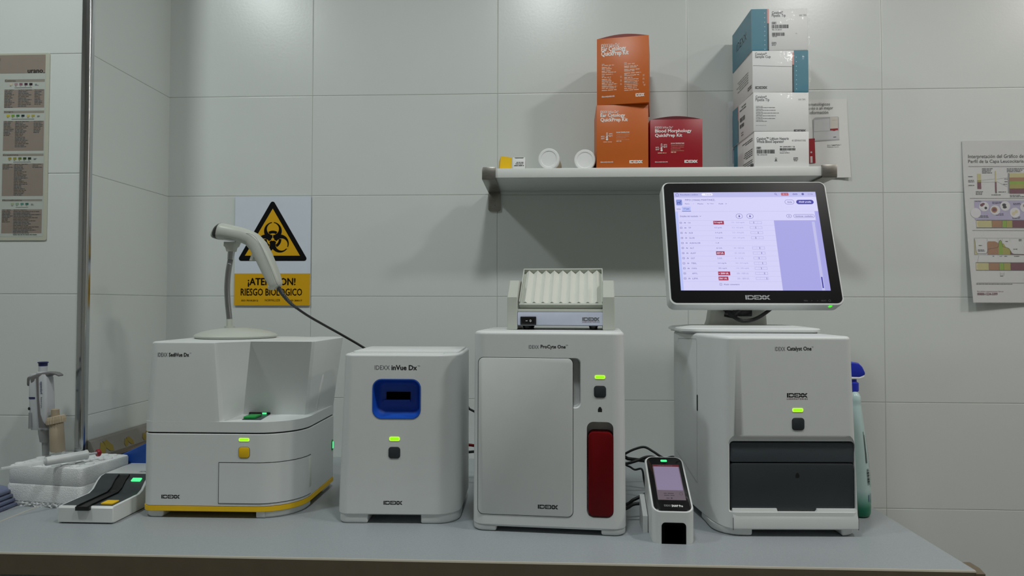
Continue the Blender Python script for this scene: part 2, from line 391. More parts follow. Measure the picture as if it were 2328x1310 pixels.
# ------------------------------------------------------------------ urine sediment analyzer (left)
F = counter_face((345, 1177), (640, 1181)); SEDI = F
t = ftag('sediment_analyzer', 'largest white analyzer with yellow base stripe and open slide bay', 'lab analyzer', F)
T = FRONT(-EPS)
D = 0.235
x0 = F.x(319, 1130); x1 = F.x(700, 1100, .06); zb = F.z(450, 1150); zs = F.z(450, 985); zfl = F.z(560, 960); zt = F.z(430, 778)
rad = (.022, .075, .02, .02)
zfoot = F.z(450, 1163)
mb = MB(); mb.loft(shell_loops(x0, x1, 0, D, rad, [(zb, .0, 0, 0), (zs - .0022, 0, 0, 0), (zs - .0014, .0008, 0, 0)])); low = mb.build('lower_housing', 'shell', t, wn=True)
mb = MB(); mb.loft(shell_loops(x0, x1, 0, D, rad, [(zs - .004, .003, 0, 0), (zs + .004, .003, 0, 0)])); mb.build('seam', 'gap', t)
mb = MB(); mb.loft(shell_loops(x0 - .0008, x1 + .0008, -.0008, D, rad, [(zfoot, .001, 0, 0), (zfoot + .001, 0, 0, 0), (zb - .0012, 0, 0, 0), (zb - .0012, .003, 0, 0), (zb, .003, 0, 0)])); mb.build('base_stripe', 'yellow', t)
# upper housing: a full-depth deck and, above it, a body cut away at the front right
mb = MB()
mb.loft(shell_loops(x0, x1, 0, D, rad, [(zs + .0012, .0008, 0, 0), (zs + .002, 0, 0, 0), (zfl, 0, 0, 0)]))
xt0 = F.x(335, 790); yb, yt = .088, .046
def plan(xa, r, xn, xc, yn, xr_, xrb):
    P = []
    for i in range(7):
        a = PI + i / 6 * PI / 2; P.append((xa + r + r * math.cos(a), .00012 + r + r * math.sin(a)))
    P += [(xn - .012, .00012), (xn - .003, .0012), (xn + .003, .007)] + [(xc, yn)] + [(xr_ - .004, yn), (xr_, yn + .006)]
    P += [(xrb, D - .02), (xrb - .006, D - .006), (xrb - .02, D), (xa + .02, D), (xa + .006, D - .006), (xa, D - .02)]
    return P
pb = plan(x0 + .0003, .022, F.x(502, 960), F.x(553, 940, yb), yb, F.x(697, 943, yb), x1)
pt = plan(xt0, .022, F.x(490, 778), F.x(570, 775, yt), yt, F.x(714, 772, yt), F.x(786, 768, D))
def mixp(k, z, ins=0.0):
    q = [(a[0] + (b[0] - a[0]) * k, a[1] + (b[1] - a[1]) * k) for a, b in zip(pb, pt)]
    cx = (min(p[0] for p in q) + max(p[0] for p in q)) / 2; cy = D / 2
    return [(x + (cx - x) * ins / .15, y + (cy - y) * ins / .12, z) for x, y in q]
H_ = zt - zfl
mb.loft([mixp(0, zfl - .004), mixp(.25, zfl + H_ * .25), mixp(.5, zfl + H_ * .5), mixp(.75, zfl + H_ * .75), mixp(1 - .004 / H_, zt - .003), mixp(1, zt - .001, .0008), mixp(1, zt, .0028)])
up = mb.build('upper_housing', 'shell', t, smooth=28, wn=True)
# slide tray in the bay floor
mb = MB()
q = [F.at(549, 953, .02), F.at(592, 953, .02), F.at(614, 942, .085), F.at(567, 942, .085)]
tray = [(q[0][0], .022), (q[1][0], .022), (q[2][0], .084), (q[3][0], .084)]
mb.loft([[(x, y, z) for x, y in tray] for z in (zfl - .002, zfl + .0006)])
mb.loft([[(tray[3][0], .083, zfl), (tray[2][0], .083, zfl), (tray[2][0], .0885, zfl), (tray[3][0], .0885, zfl)], [(tray[3][0], .083, zfl + .004), (tray[2][0], .083, zfl + .004), (tray[2][0], .0885, zfl + .004), (tray[3][0], .0885, zfl + .004)]], 1)
tr = mb.build('slide_tray', ['charcoal_light', 'gap'], t, smooth=0)
gx = (tray[1][0] + tray[3][0]) / 2
mb = MB(); mb.box(gx - .012, .030, zfl + .0006, gx + .009, .062, zfl + .005, bev=.001); mb.build('slide', 'green', tr)
mb = MB(); mb.box(tray[2][0] - .014, .0815, zfl + .001, tray[2][0] - .006, .083, zfl + .004); mb.build('tray_light', 'led_green', tr)
# sample door that wraps round the rounded corner
def wrap(u0, u1, z0, z1, off, mb, mi, zr=.004):
    """thin plate following the lower housing's outline from x = u0 on the front to y = u1 on the side"""
    R = rad[1]; cx, cy = x1 - R, R; P = [(u0, -off), ((u0 + cx) / 2, -off)]
    P += [(cx + (R + off) * math.sin(a), cy - (R + off) * math.cos(a)) for a in [i / 14 * PI / 2 for i in range(15)]]
    if u1 > R: P.append((x1 + off, u1))
    n = len(P); mb.add([(x, y, z0) for x, y in P] + [(x, y, z1) for x, y in P], [(i, i + 1, n + i + 1, n + i) for i in range(n - 1)], mi)
    ins = .004; Q = [(u0, .004)] + [((u0 + cx) / 2, .004)] + [(cx + (R - ins) * math.sin(a), cy - (R - ins) * math.cos(a)) for a in [i / 14 * PI / 2 for i in range(15)]]
    if u1 > R: Q.append((x1 - ins, u1))
    for z in (z0, z1): mb.add([(x, y, z) for x, y in P] + [(x, y, z) for x, y in Q], [(i, i + 1, n + i + 1, n + i) for i in range(n - 1)], mi)
    for k in (0, n - 1): mb.add([(*P[k], z0), (*P[k], z1), (*Q[k], z1), (*Q[k], z0)], [(0, 1, 2, 3)], mi)
da, db = F.z(520, 1144), F.z(520, 1053); dx = F.x(498, 1100)
mb = MB(); wrap(dx - .0012, .066, da - .0012, db + .0012, .0004, mb, 1); wrap(dx, .064, da, db, .0011, mb, 0)
dr = mb.build('sample_door', ['shell', 'gap'], t, smooth=30)
mb = MB(); mb.box(x1 - .002, .064, da + .012, x1 + .0012, .076, db - .002, bev=.0011); mb.build('door_handle', 'shell_warm', dr)
sidex = lambda u, v: (lambda k: (pb[-6][0] * (1 - k) + pt[-6][0] * k if False else ((pb[12][0] + (pb[13][0] - pb[12][0]) * (u - pb[12][1]) / (D - .02 - pb[12][1])) * (1 - k) + (pt[12][0] + (pt[13][0] - pt[12][0]) * (u - pt[12][1]) / (D - .02 - pt[12][1])) * k)))((v - zfl) / H_)
mb = MB(); mb.rprism(.128, F.z(733, 934, .13), .137, F.z(733, 852, .13), .0045, -.0008, .002, .0005, T=lambda u, v, d: (sidex(u, v) - d, u, v)); mb.build('side_grip', 'card', t)
mb = MB(); mb.rprism(.205, F.z(762, 1022, .2) - .004, .214, F.z(762, 1006, .2) + .004, .004, -.0015, .004, .0008, 1, T=lambda u, v, d: (x1 - d, u, v)); mb.rprism(.2075, F.z(762, 1022, .2), .2125, F.z(762, 1006, .2), .002, -.0025, .004, .0004, 0, T=lambda u, v, d: (x1 - d, u, v))
mb.build('power_light', ['led_green', 'green'], t)
led(t, F, 543, 996, 567, 1004); button(t, F, 543, 1017, 567, 1041, 'yellow')
mb = MB(); pxlogo(mb, F, T, 367, 1125, 409, 1134); mb.flat('logo', ['ink'], t); mb = MB()
pxtext(mb, F, T, 'IDEXX', 359, 802, 381, 811, 1); pxtext(mb, F, T, 'SediVue Dx', 384, 802, 430, 811, 0, .03); pxtext(mb, F, T, 'TM', 431, 802, 435, 804, 1)
kl = (zt - F.z(400, 806)) / H_
mb.v = [(x, y if z < zs else y - .0001, z) for x, y, z in mb.v]
mb.flat('printed_name', ['ink', 'ink_grey'], t)
for (a, c, rf) in ((322, 368, (.018, .004)), (593, 690, (.004, .07))):
    fx0 = F.x(a, 1170) + .002; fx1 = F.x(c, 1170) if a < 400 else x1 - .004
    mb = MB(); r4 = (rf[0], rf[1], .004, .004)
    mb.loft([[(x, y, z) for x, y in rr(fx0 + i, .003 + i, fx1 - i, .09 - i, [max(q - i, .0005) for q in r4], 8)] for z, i in ((0, .003), (.002, .0006), (.004, 0), (zfoot + .001, 0))]); mb.build('foot', 'shell', t)
for a, c in ((x0 + .01, x0 + .06), (x1 - .06, x1 - .008)):
    mb = MB(); mb.box(a, D - .06, 0, c, D - .01, zfoot + .001, bev=.003); mb.build('foot', 'shell', t)
SEDI_TOP = zt

# ------------------------------------------------------------------ cytology analyzer with the blue port
F = counter_face((790, 1191), (990, 1193))
t = ftag('cytology_analyzer', 'narrow white analyzer with a blue recessed slide port', 'lab analyzer', F)
x0 = F.x(765, 1160); xt0 = F.x(779, 820); zb = F.z(880, 1171); zt = F.z(900, 806); D = .19
x1 = F.x(1050, 1000, .035); xt1 = F.x(1050, 815, .035)
rad = (.02, .045, .012, .012)
mb = MB(); mb.loft(shell_loops(x0, x1, 0, D, rad, [(zb, .002, 0, 0), (zb + .002, 0, 0, 0)] + top_round(zb + .02, zt, .004, (0, 0), (xt0 - x0, xt1 - x1)))); body = mb.build('housing', 'shell', t, wn=True)
(pu0, pv1), (pu1, pv0) = F.at(847, 862), F.at(956, 953); R = .016
def port(k, y): # outline shrinking towards the slot
    cx, cz = (pu0 + pu1) / 2, (pv0 + pv1) / 2 + .003 * k
    hw, hh = (pu1 - pu0) / 2 * (1 - .40 * k), (pv1 - pv0) / 2 * (1 - .52 * k); r = R * (1 - .45 * k)
    return [(a, y, b) for a, b in rr(cx - hw, cz - hh, cx + hw, cz + hh, r, 6)]
c = MB(); c.loft([[(u, y, v) for u, v in rr(pu0 - .0003, pv0 - .0003, pu1 + .0003, pv1 + .0003, R, 6)] for y in (-.02, .034)])
cut(body, c)
mb = MB(); L = [[(u, -.0008, v) for u, v in rr(pu0, pv0, pu1, pv1, R, 6)]]
L += [[(u, -.0008, v) for u, v in rr(pu0 + .0016, pv0 + .0016, pu1 - .0016, pv1 - .0016, R - .0016, 6)]]
for k in range(9):
    s_ = k / 8; L.append(port(.06 + .94 * (1 - math.cos(s_ * PI / 2)), .0006 + .028 * math.sin(s_ * PI / 2)))
mb.loft(L, 0, cap0=False); L = [[(u, y, v) for u, v in rr(pu0, pv0, pu1, pv1, R, 6)] for y in (-.0008, .0335)]; mb.loft(L, 0, cap0=False)
pt_ = mb.build('slide_port', 'blue', t, smooth=40)
(su0, sv1), (su1, sv0) = F.at(879, 891, .028), F.at(933, 908, .028)
mb = MB(); mb.rprism(su0, sv0, su1, sv1, .001, .0272, .031, 0); mb.build('slot', 'void', pt_)
mb = MB(); mb.loft([[(x, .0235, z), (x, .0235, z + .0035), (x, .0285, z + .0035), (x, .0285, z)] for x, z in ((su0 - .004, sv0 - .004), (su1, sv0 - .004))]); mb.build('slot_lip', 'blue', pt_, smooth=0)
led(t, F, 885, 993, 909, 1003, -.0); button(t, F, 884, 1017, 909, 1042)
T = FRONT(-EPS); mb = MB(); pxlogo(mb, F, T, 872, 1139, 915, 1148); mb.flat('logo', ['ink'], t); mb = MB()
pxtext(mb, F, T, 'IDEXX', 852, 831, 886, 841, 1); pxtext(mb, F, T, 'inVue Dx', 890, 830, 948, 842, 0, .035); pxtext(mb, F, T, 'TM', 949, 831, 955, 834, 1)
mb.flat('printed_name', ['ink', 'ink_grey'], t)
mb = MB(); mb.rprism(xt0 + .012, .006, xt1 - .03, .032, .004, 0, .002, .0006, T=lambda u, v, d: (u, v, zt + .0008 - d)); mb.rprism(xt0 + .008, .036, xt1 - .006, D - .006, .008, 0, .004, .001, T=lambda u, v, d: (u, v, zt + .003 - d)); mb.build('lid', 'shell', t)
for a, c in ((768, 835), (956, 1042)):
    fx0, fx1 = F.x(a, 1185), F.x(c, 1185); r4 = (.016, .003, .003, .003) if a < 900 else (.003, .04, .003, .003)
    mb = MB(); mb.loft([[(x, y, z) for x, y in rr(fx0 + i, .0025 + i, fx1 - i, .075 - i, [max(q - i, .0005) for q in r4], 8)] for z, i in ((0, .003), (.002, .0006), (.004, 0), (zb + .001, 0))]); mb.build('foot', 'shell', t)
for a, c in ((x0 + .006, x0 + .05), (x1 - .05, x1 - .006)):
    mb = MB(); mb.box(a, D - .05, 0, c, D - .01, zb + .001, bev=.003); mb.build('foot', 'shell', t)
INVUE = F; INVUE_TOP = zt

# ------------------------------------------------------------------ haematology analyzer with the red tab
F = counter_face((1100, 1208), (1400, 1221))
t = ftag('haematology_analyzer', 'white analyzer with a big flush door and a dark red pull-out tab', 'lab analyzer', F)
x0, x1 = F.x(1072, 1170), F.x(1424, 1175); xt0, xt1 = F.x(1075, 800), F.x(1420, 800); zb = F.z(1240, 1202); zt = F.z(1240, 754); D = .21
rad = (.022, .022, .015, .015)
mb = MB(); mb.loft(shell_loops(x0, x1, 0, D, rad, [(zb, .003, 0, 0), (zb + .004, 0, 0, 0)] + top_round(zb + .02, zt, .006, (0, 0), (xt0 - x0, xt1 - x1)))); body = mb.build('housing', 'shell', t, wn=True)
(hu0, hv1), (hu1, hv0) = F.at(1284, 814), F.at(1321, 929)
(ru0, rv1), (ru1, rv0) = F.at(1334, 959), F.at(1395, 1179)
c1 = MB(); c1.loft([[(u, y, v) for u, v in rr(hu0 + k, hv0 + k, hu1 - k, hv1 - k, .009, 6)] for y, k in ((-.02, 0), (0, 0), (.0015, .0012), (.016, .003))])
c2 = MB(); c2.loft([[(u, y, v) for u, v in rr(ru0 + k, rv0 + k, ru1 - k, rv1 - k, .011, 6)] for y, k in ((-.02, 0), (0.0005, 0), (.028, .001))])
cut(body, c1, c2)
(du0, dv1), (du1, dv0) = F.at(1088, 813), F.at(1302, 1176)
mb = MB(); g = .0009
mb.rprism(du0 - g, dv0 - g, du1 + g, dv1 + g, .0095, -.0002, .001, .0001, 1); mb.rprism(du0, dv0, du1, dv1, .009, -.0011, .001, .0007, 0)
d_ = mb.build('front_door', ['shell', 'gap'], t)
mb = MB(); pxlogo(mb, F, FRONT(-.0013), 1223, 1147, 1269, 1158); mb.flat('door_logo', ['ink'], d_)
mb = MB(); (u0, v1), (u1, v0) = F.at(1337, 982), F.at(1394, 1176)
mb.rprism(u0, v0, u1, v1, .0095, -.0015, .026, .0022, 0); mb.build('pull_tab', 'red', t)
led(t, F, 1352, 853, 1376, 862); button(t, F, 1351, 878, 1377, 904)
mb = MB(); T = FRONT(-EPS); lx, lz = F.at(1364, 937); padlock(mb, T, lx, lz, .009); mb.flat('lock_mark', ['ink'], t); mb = MB()
pxtext(mb, F, T, 'IDEXX', 1202, 785, 1225, 793, 1); pxtext(mb, F, T, 'ProCyte One', 1229, 784, 1286, 795, 0, .03); pxtext(mb, F, T, 'TM', 1286, 784, 1291, 787, 1)
mb.flat('printed_name', ['ink', 'ink_grey'], t)
for a, c in ((1073, 1128), (1367, 1423)):
    fx0, fx1 = F.x(a, 1205), F.x(c, 1205); r4 = (.02, .003, .003, .003) if a < 1200 else (.003, .02, .003, .003)
    mb = MB(); mb.loft([[(x, y, z) for x, y in rr(fx0 + i, .0015 + i, fx1 - i, .07 - i, [max(q - i, .0005) for q in r4], 8)] for z, i in ((0, .004), (.002, .001), (.004, 0), (zb + .001, 0))]); mb.build('foot', 'shell', t)
    mb = MB(); mb.box(fx0, D - .05, 0, fx1, D - .01, zb + .001, bev=.003); mb.build('foot', 'shell', t)
PRO, PRO_TOP, PRO_D = F, zt, D

# ------------------------------------------------------------------ chemistry analyzer (right)
F = counter_face((1690, 1221), (1940, 1222))
def soft_left(x0, x1, y0, y1, ins, r=(.013, .02, .02)):
    """plan outline whose left side narrows towards the front in one long sweep"""
    K = [(-.003, .245), (.002, .17), (.006, .11), (.010, .065), (.0155, .032), (.023, .012), (.032, .0025), (.043, 0), (.055, 0)]
    S_ = smooth_path([(x0 + a, y0 + b, 0) for a, b in K], 12); L = [0.0]
    for a, b in zip(S_[:-1], S_[1:]): L.append(L[-1] + (b - a).length)
    P = []; n = 44
    for i in range(n + 1):
        d = L[-1] * i / n; k = max(q for q in range(len(L)) if L[q] <= d + 1e-9); k = min(k, len(L) - 2); t_ = (d - L[k]) / (L[k + 1] - L[k] + 1e-12)
        p = S_[k].lerp(S_[k + 1], t_); P.append((p.x + ins, max(p.y, y0) + ins))
    Q = rr(x0 + ins - .003, y0 + ins, x1 - ins, y1 - ins, [max(q - ins, .0005) for q in (.01,) + r], 8)
    return P + Q[9:]
t = ftag('chemistry_analyzer', 'rounded white analyzer with a wide dark drawer, under the monitor', 'lab analyzer', F)
x1 = F.x(1957, 1180); xt1 = F.x(1939, 775); x0 = F.x(1617, 1000); zb = F.z(1800, 1206); zt = F.z(1800, 765); D = .27
rad = (.085, .03, .02, .02)
x0b = F.x(1621, 1150, .05)
mb = MB(); mb.loft([[(x, y, z) for x, y in soft_left(x0, x1 + d1, 0, D, ins)] for z, ins, d0, d1 in [(zb, .003, 0, 0), (zb + .003, 0, 0, 0)] + top_round(zb + .02, zt, .006, (0, 0), (0, xt1 - x1))]); body = mb.build('housing', 'shell', t, wn=True)
(o0, ov1), (o1, ov0) = F.at(1646, 988), F.at(1951, 1158)
(i0, iv1), (i1, iv0) = F.at(1662, 1006), F.at(1948, 1158)
c = MB(); c.loft([[(u, y, v) for u, v in rr(a, b, e, f, (.004, .004, q, q), 6)] for y, a, b, e, f, q in ((-.02, o0 - .006, ov0 - .008, o1 + .001, ov1 + .004, .02), (-.0005, o0, ov0 - .006, o1 - .001, ov1, .018), (.006, i0 - .001, iv0 - .006, i1 + .0005, iv1 + .001, .007), (.035, i0, iv0 - .006, i1, iv1, .006))])
cut(body, c)
mb = MB(); (u0, v1), (u1, v0) = F.at(1664, 1008), F.at(1947, 1055)
mb.rprism(u0, v0, u1, v1, .004, .008, .03, .002, 0); mb.build('upper_flap', 'charcoal_light', t)
mb = MB(); (u0, v1), (u1, v0) = F.at(1664, 1056), F.at(1947, 1159)
mb.rprism(u0, v0 - .004, u1, v1, .005, .0065, .03, .0015, 0); dr = mb.build('drawer_front', 'charcoal', t)
mb = MB(); lx, lz = F.at(1813, 1086, .0065); padlock(mb, FRONT(.0061), lx, lz, .008); mb.flat('lock_mark', ['black'], dr)
# lower lip with finger notch
(u0, v1), (u1, v0) = F.at(1667, 1158), F.at(1951, 1206)
mb = MB(); mb.loft([[(u, y, z) for y, z in ((.012, v0 + .0015), (-.0008, v0 + .0015), (-.0014, v0 + .003), (-.0014, v0 + (v1 - v0) * .52), (.0035, v1), (.012, v1))] for u in (u0, u1)])
lip = mb.build('drawer_lip', 'shell', t, smooth=20)
(n0, nv1), (n1, nv0) = F.at(1763, 1150), F.at(1865, 1177)
c = MB(); c.loft([[(u, y, v) for u, v in rr(n0 + k, nv0 + k * .6, n1 - k, nv1 + .01, (.013, .013, .002, .002), 6)] for y, k in ((-.02, -.001), (-.004, 0), (.002, .003), (.0105, .004))]); cut(lip, c)
mb = MB(); mb.line(FRONT(-.0016), u0 - .0006, v0, u0 - .0006, v0 + (v1 - v0) * .6, .0009); mb.flat('lip_seam', ['gap'], lip); mb = MB(); mb.line(FRONT(-.0005), u1 + .0006, v0, u1 + .0006, v1 * .98, .0009); mb.flat('lip_seam', ['gap'], lip)
led(t, F, 1801, 928, 1826, 937); button(t, F, 1801, 951, 1828, 978)
mb = MB(); T = FRONT(-EPS); pxlogo(mb, F, T, 1789, 894, 1836, 904); pxtext(mb, F, T, 'L A B O R A T O R I E S', 1789, 905.5, 1836, 909, 1, .02); mb.flat('logo', ['ink', 'ink_red'], t); mb = MB()
pxtext(mb, F, T, 'IDEXX', 1762, 789, 1785, 798, 1); pxtext(mb, F, T, 'Catalyst One', 1789, 788, 1845, 800, 0, .03); pxtext(mb, F, T, 'TM', 1845, 788, 1849, 791, 1)
mb.flat('printed_name', ['ink', 'ink_grey'], t)
# hinged side panel outline and its grip
side_x = lambda u: x0 + (.006 + (.110 - u) * .056 if u < .17 else .002 - (u - .17) * .067)
TS = lambda u, v, d=0.0: (side_x(u) - .0006 - d, u, v)
mb = MB(); P = [(.235, .093), (.11, .06), (.11, .318), (.114, .322), (.22, .318), (.222, .31)]
mb.pline(TS, P[:3], .0006); mb.pline(TS, P[2:], .0006); mb.flat('side_panel_seam', ['ink_pale'], t)
mb = MB(); mb.rprism(.106, F.z(1588, 936, .1), .111, F.z(1588, 899, .1), .002, 0, .003, .0005, T=lambda u, v, d: (side_x(u) - .0008 + d, u, v)); mb.build('side_grip', 'gap', t)
zf = zb + .0015
for a, c in ((0, 1712), (1916, 1956)):
    if a == 0: fx0, fx1, r4 = x0 + .010, F.x(c, 1215), (.045, .003, .003, .003)
    else: fx0, fx1, r4 = F.x(a, 1215), x1 - .003, (.003, .025, .003, .003)
    mb = MB(); mb.loft([[(x, y, z) for x, y in rr(fx0 + i, .003 + i, fx1 - i, .1 - i, [max(q - i, .0005) for q in r4], 8)] for z, i in ((0, .004), (.002, .001), (.004, 0), (zf, 0))]); mb.build('foot', 'shell', t)
for a, c in ((x0 + .004, x0 + .05), (x1 - .05, x1 - .006)):
    mb = MB(); mb.box(a, D - .05, 0, c, D - .01, zf, bev=.003); mb.build('foot', 'shell', t)
CAT, CAT_TOP, CAT_X0, CAT_X1, CAT_D = F, zt, x0, xt1, D
# ------------------------------------------------------------------ tilted or wall-mounted flat faces
class Plane:
    """flat face with origin O, axes ux (along) and uy (up); coordinates local to an empty at base"""
    def __init__(s, O, ux, uy, base):
        s.O = Vector(O); s.ux = Vector(ux).normalized(); s.uy = Vector(uy).normalized(); s.nn = s.ux.cross(s.uy); s.base = Vector(base)
    def at(s, px, py, off=0.0):
        d = ray(px, py); p0 = s.O + s.nn * off
        p = CAM + d * ((p0 - CAM).dot(s.nn) / d.dot(s.nn)) - s.O
        a, b, c = p.dot(s.ux), p.dot(s.uy), s.ux.dot(s.uy); k = 1 - c * c   # the two axes need not be square to each other
        return (a - c * b) / k, (b - c * a) / k
    def x(s, px, py): return s.at(px, py)[0]
    def z(s, px, py): return s.at(px, py)[1]
    def TD(s): return lambda u, v, y=0.0: s.O - s.base + s.ux * u + s.uy * v - s.nn * y   # y grows away from the viewer
    def T(s, lift=0.0): return lambda u, v, d=0.0: s.O - s.base + s.ux * u + s.uy * v + s.nn * (lift + d)

# ------------------------------------------------------------------ handheld scanner in its gooseneck stand
YS = -0.335
bc = on_y(537, 765, YS); bc.z = SEDI_TOP + .0002
t = thing('scanner_stand', 'gooseneck scanner stand with round base on the largest analyzer', 'scanner stand', bc)
mb = MB(); mb.lathe([(.0, 0), (.076, 0), (.079, .002), (.080, .0045), (.077, .008), (.066, .0125), (.048, .0165), (.030, .019), (.02, .02), (0, .02)], n=48, sq=1.0); mb.build('base', 'stand', t)
nk = [on_y(522, 741, YS), on_y(521.5, 725, YS), on_y(518, 690, YS), on_y(516.5, 655, YS), on_y(519, 620, YS), on_y(524, 590, YS), on_y(526, 570, YS)]
nk = [p - bc for p in nk]
nk[0].z = .012
pts = smooth_path(nk, 26); L = len(pts)
mb = MB(); mb.tube(pts, [.0052 + .0009 * (0.5 + 0.5 * math.cos(i * PI)) for i in range(L)], n=14)
mb.build('gooseneck', 'dark_metal', t, smooth=80)
mb = MB(); mb.tube([nk[0], nk[0] + Vector((0, 0, .012))], .010, n=20); mb.tube([nk[0] + Vector((0, 0, .010)), nk[0] + Vector((-.0005, 0, .026))], .0068, n=8); mb.build('collar', ['stand'], t)
mb = MB(); mb.tube([nk[-2], nk[-1] + Vector((.0005, 0, .004))], [.0062, .0072], n=10); mb.build('ferrule', 'chrome', t)
mb = MB(); k0 = nk[-1]; k1 = on_y(528.5, 551, YS) - bc
mb.loft([[(p.x + a, p.y + b, p.z) for a, b in rr(-w_, -w_, w_, w_, .003, 3)] for p, w_ in ((k0 + Vector((0, 0, -.002)), .008), (k0 + Vector((0, 0, .006)), .0095), (k0 + Vector((0, 0, .009)), .012), (k1, .013))]); mb.build('holder', 'stand', t)
ST_BC = bc
# scanner
o = on_y(530, 540, YS); t = thing('handheld_scanner', 'greige pistol-grip handheld scanner resting in the gooseneck stand', 'scanner', o)
sec = [(492, 527, 12, .013, -14), (495, 527, 16, .018, -13), (501, 526.5, 18.8, .022, -11), (507, 527, 19.3, .025, -8), (525, 530, 18.6, .026, -8), (545, 534, 18, .025, -12), (560, 538, 17.5, .022, -24), (574, 545, 18, .019, -42), (588, 561, 19, .018, -58), (600, 584, 19, .0175, -64), (612, 611, 18, .0165, -65), (622, 634, 16.5, .015, -62), (628, 648, 14.5, .0135, -60), (630.5, 653, 11, .010, -60)]
K = (YS + CAM_D) / FPX
def slabloop(cx, cy, hh, hw, ang, n=20):
    c = on_y(cx, cy, YS) - o; a = math.radians(ang + 90); up = Vector((math.cos(a), 0, math.sin(a))); out = []
    for i in range(n):
        q = 2 * PI * i / n; s_, c_ = math.sin(q), math.cos(q); e = .72
        out.append(c + up * (hh * K * math.copysign(abs(s_) ** e, s_)) + Vector((0, 1, 0)) * (hw * math.copysign(abs(c_) ** e, c_)))
    return out
loops = []
for (A, B) in zip(sec[:-1], sec[1:]):
    for j in range(3): loops.append(slabloop(*[a + (b - a) * j / 3 for a, b in zip(A, B)]))
loops.append(slabloop(*sec[-1]))
mb = MB(); mb.loft(loops); body = mb.build('body', 'stand', t, smooth=60)
mb = MB(); mb.loft([slabloop(491.5, 526.5, 14.5, .0165, -20), slabloop(494, 526.5, 16.8, .0185, -19), slabloop(498, 526.5, 19.0, .0212, -17), slabloop(502.5, 526.5, 19.6, .0232, -14)]); mb.build('scan_window', 'gloss_black', t, smooth=60)
mb = MB(); mb.loft([slabloop(485, 528, 8, .009, -20), slabloop(487.5, 528, 12.5, .0135, -20), slabloop(491, 527.5, 15.6, .0165, -20), slabloop(493.2, 527.5, 16.2, .0172, -20)]); mb.build('nose_cap', 'stand', t, smooth=60)
mb = MB(); c = on_y(577, 577, YS) - o; mb.loft([[c + Vector((a * .007 + q * .004, b, q * .012 - .002)) for a, b in ((.6, .008), (-.2, .008), (-.5, .004), (-.5, -.004), (-.2, -.008), (.6, -.008))] for q in (-1, -.5, 0, .5, 1)]); mb.build('trigger', 'stand', t, smooth=50)
c = on_y(617, 653, YS) - o; mb = MB(); mb.loft([[(c.x + dx, c.y + r_ * math.cos(q), c.z + r_ * .75 * math.sin(q)) for q in [2 * PI * i / 14 for i in range(14)]] for dx, r_ in ((-.0075, .002), (-.006, .0055), (-.002, .008), (.004, .008), (.008, .006))]); mb.build('grip_heel', 'stand', t, smooth=60)
mb = MB(); P = [(555, 531), (567, 531.5), (578, 537), (587, 548), (597, 568), (612, 602), (627, 640), (634, 652)]
pp = smooth_path([on_y(a, b, YS - .0178 + (.0045 if b > 640 else 0) - (.002 if a < 580 else 0)) - o + Vector((0, 0, 0)) for a, b in P], 6); mb.tube(pp, .00032, n=6); mb.build('seam', 'ink_grey', t)
mb = MB(); mb.loft([[on_y(a, b, YS - dd) - o for a, b in ((508, 543.4), (534, 547.4), (534, 550), (508, 546))] for dd in (.0195, .0212)]); mb.build('rating_label', 'ink_pale', t, smooth=0)
cab = [on_y(633, 654, YS), on_y(645, 672, YS), on_y(658, 687, YS + .005), on_y(671, 698, YS + .01), on_y(700, 718, YS + .03), on_y(740, 741, YS + .06), on_y(785, 766, YS + .09), on_y(832, 794, YS + .115), on_y(880, 828, YS + .13), on_y(930, 900, YS + .17)]
cp = smooth_path([p - o for p in cab], 8)
mb = MB(); mb.tube(cp[14:], .0026, n=10); mb.build('cable', 'cable', t)
mb = MB(); q = cp[:26]; mb.tube(q, [(.0052 - .0018 * i / 25) * (1.0 if i % 2 else .82) for i in range(26)], n=12); mb.build('strain_relief', 'charcoal', t)

# ------------------------------------------------------------------ plate rocker on the haematology analyzer
F2 = Face(PRO.loc + PRO.n * .075 + Vector((0, 0, PRO_TOP)), PRO.yaw)
t = ftag('tube_rocker', 'small greige tube rocker with ridged tray on the red-tab analyzer', 'tube rocker', F2)
zb, zt = .0075, F2.z(1270, 703); x0, x1 = F2.x(1175, 725), F2.x(1373, 725)
mb = MB(); mb.box(x0, .002, zb, x1, .105, zt, bev=.0015); mb.build('base', 'stand', t)
mb = MB(); (u0, v1), (u1, v0) = F2.at(1176, 709), F2.at(1371, 741)
mb.rprism(u0, v0, u1, v1, .001, .0012, .003, .0002, 1); mb.rprism(u0 + .0006, v0 + .0006, u1 - .0006, v1 - .0006, .001, .0009, .003, .0002, 0)
M['panel_blue'] = mat('pale_blue_panel', 'c6cde0', 0.4); fp = mb.build('front_panel', ['panel_blue', 'ink_navy'], t)
mb = MB(); T = FRONT(.0006); pxlogo(mb, F2, T, 1324, 722, 1363, 730, 0); pxtext(mb, F2, T, 'L A B O R A T O R I E S', 1324, 731, 1363, 734, 1, .02); mb.flat('panel_logo', ['ink_grey', 'ink_red'], fp)
(u0, v1), (u1, v0) = F2.at(1183, 720), F2.at(1219, 739)
mb = MB(); mb.rprism(u0, v0, u1, v1, .001, -.001, .003, .0006); sw = mb.build('power_switch', 'black', t)
mb = MB(); h = (v1 - v0); mb.loft([[(u, y, v) for u, y in ((u0 + .003, -.001), (u1 - .003, -.001), (u1 - .003, -.0035), ((u0 + u1) / 2, -.0015))] for v in (v0 + .0025, v1 - .0035)]); mb.build('rocker_key', 'gloss_black', sw, smooth=0)
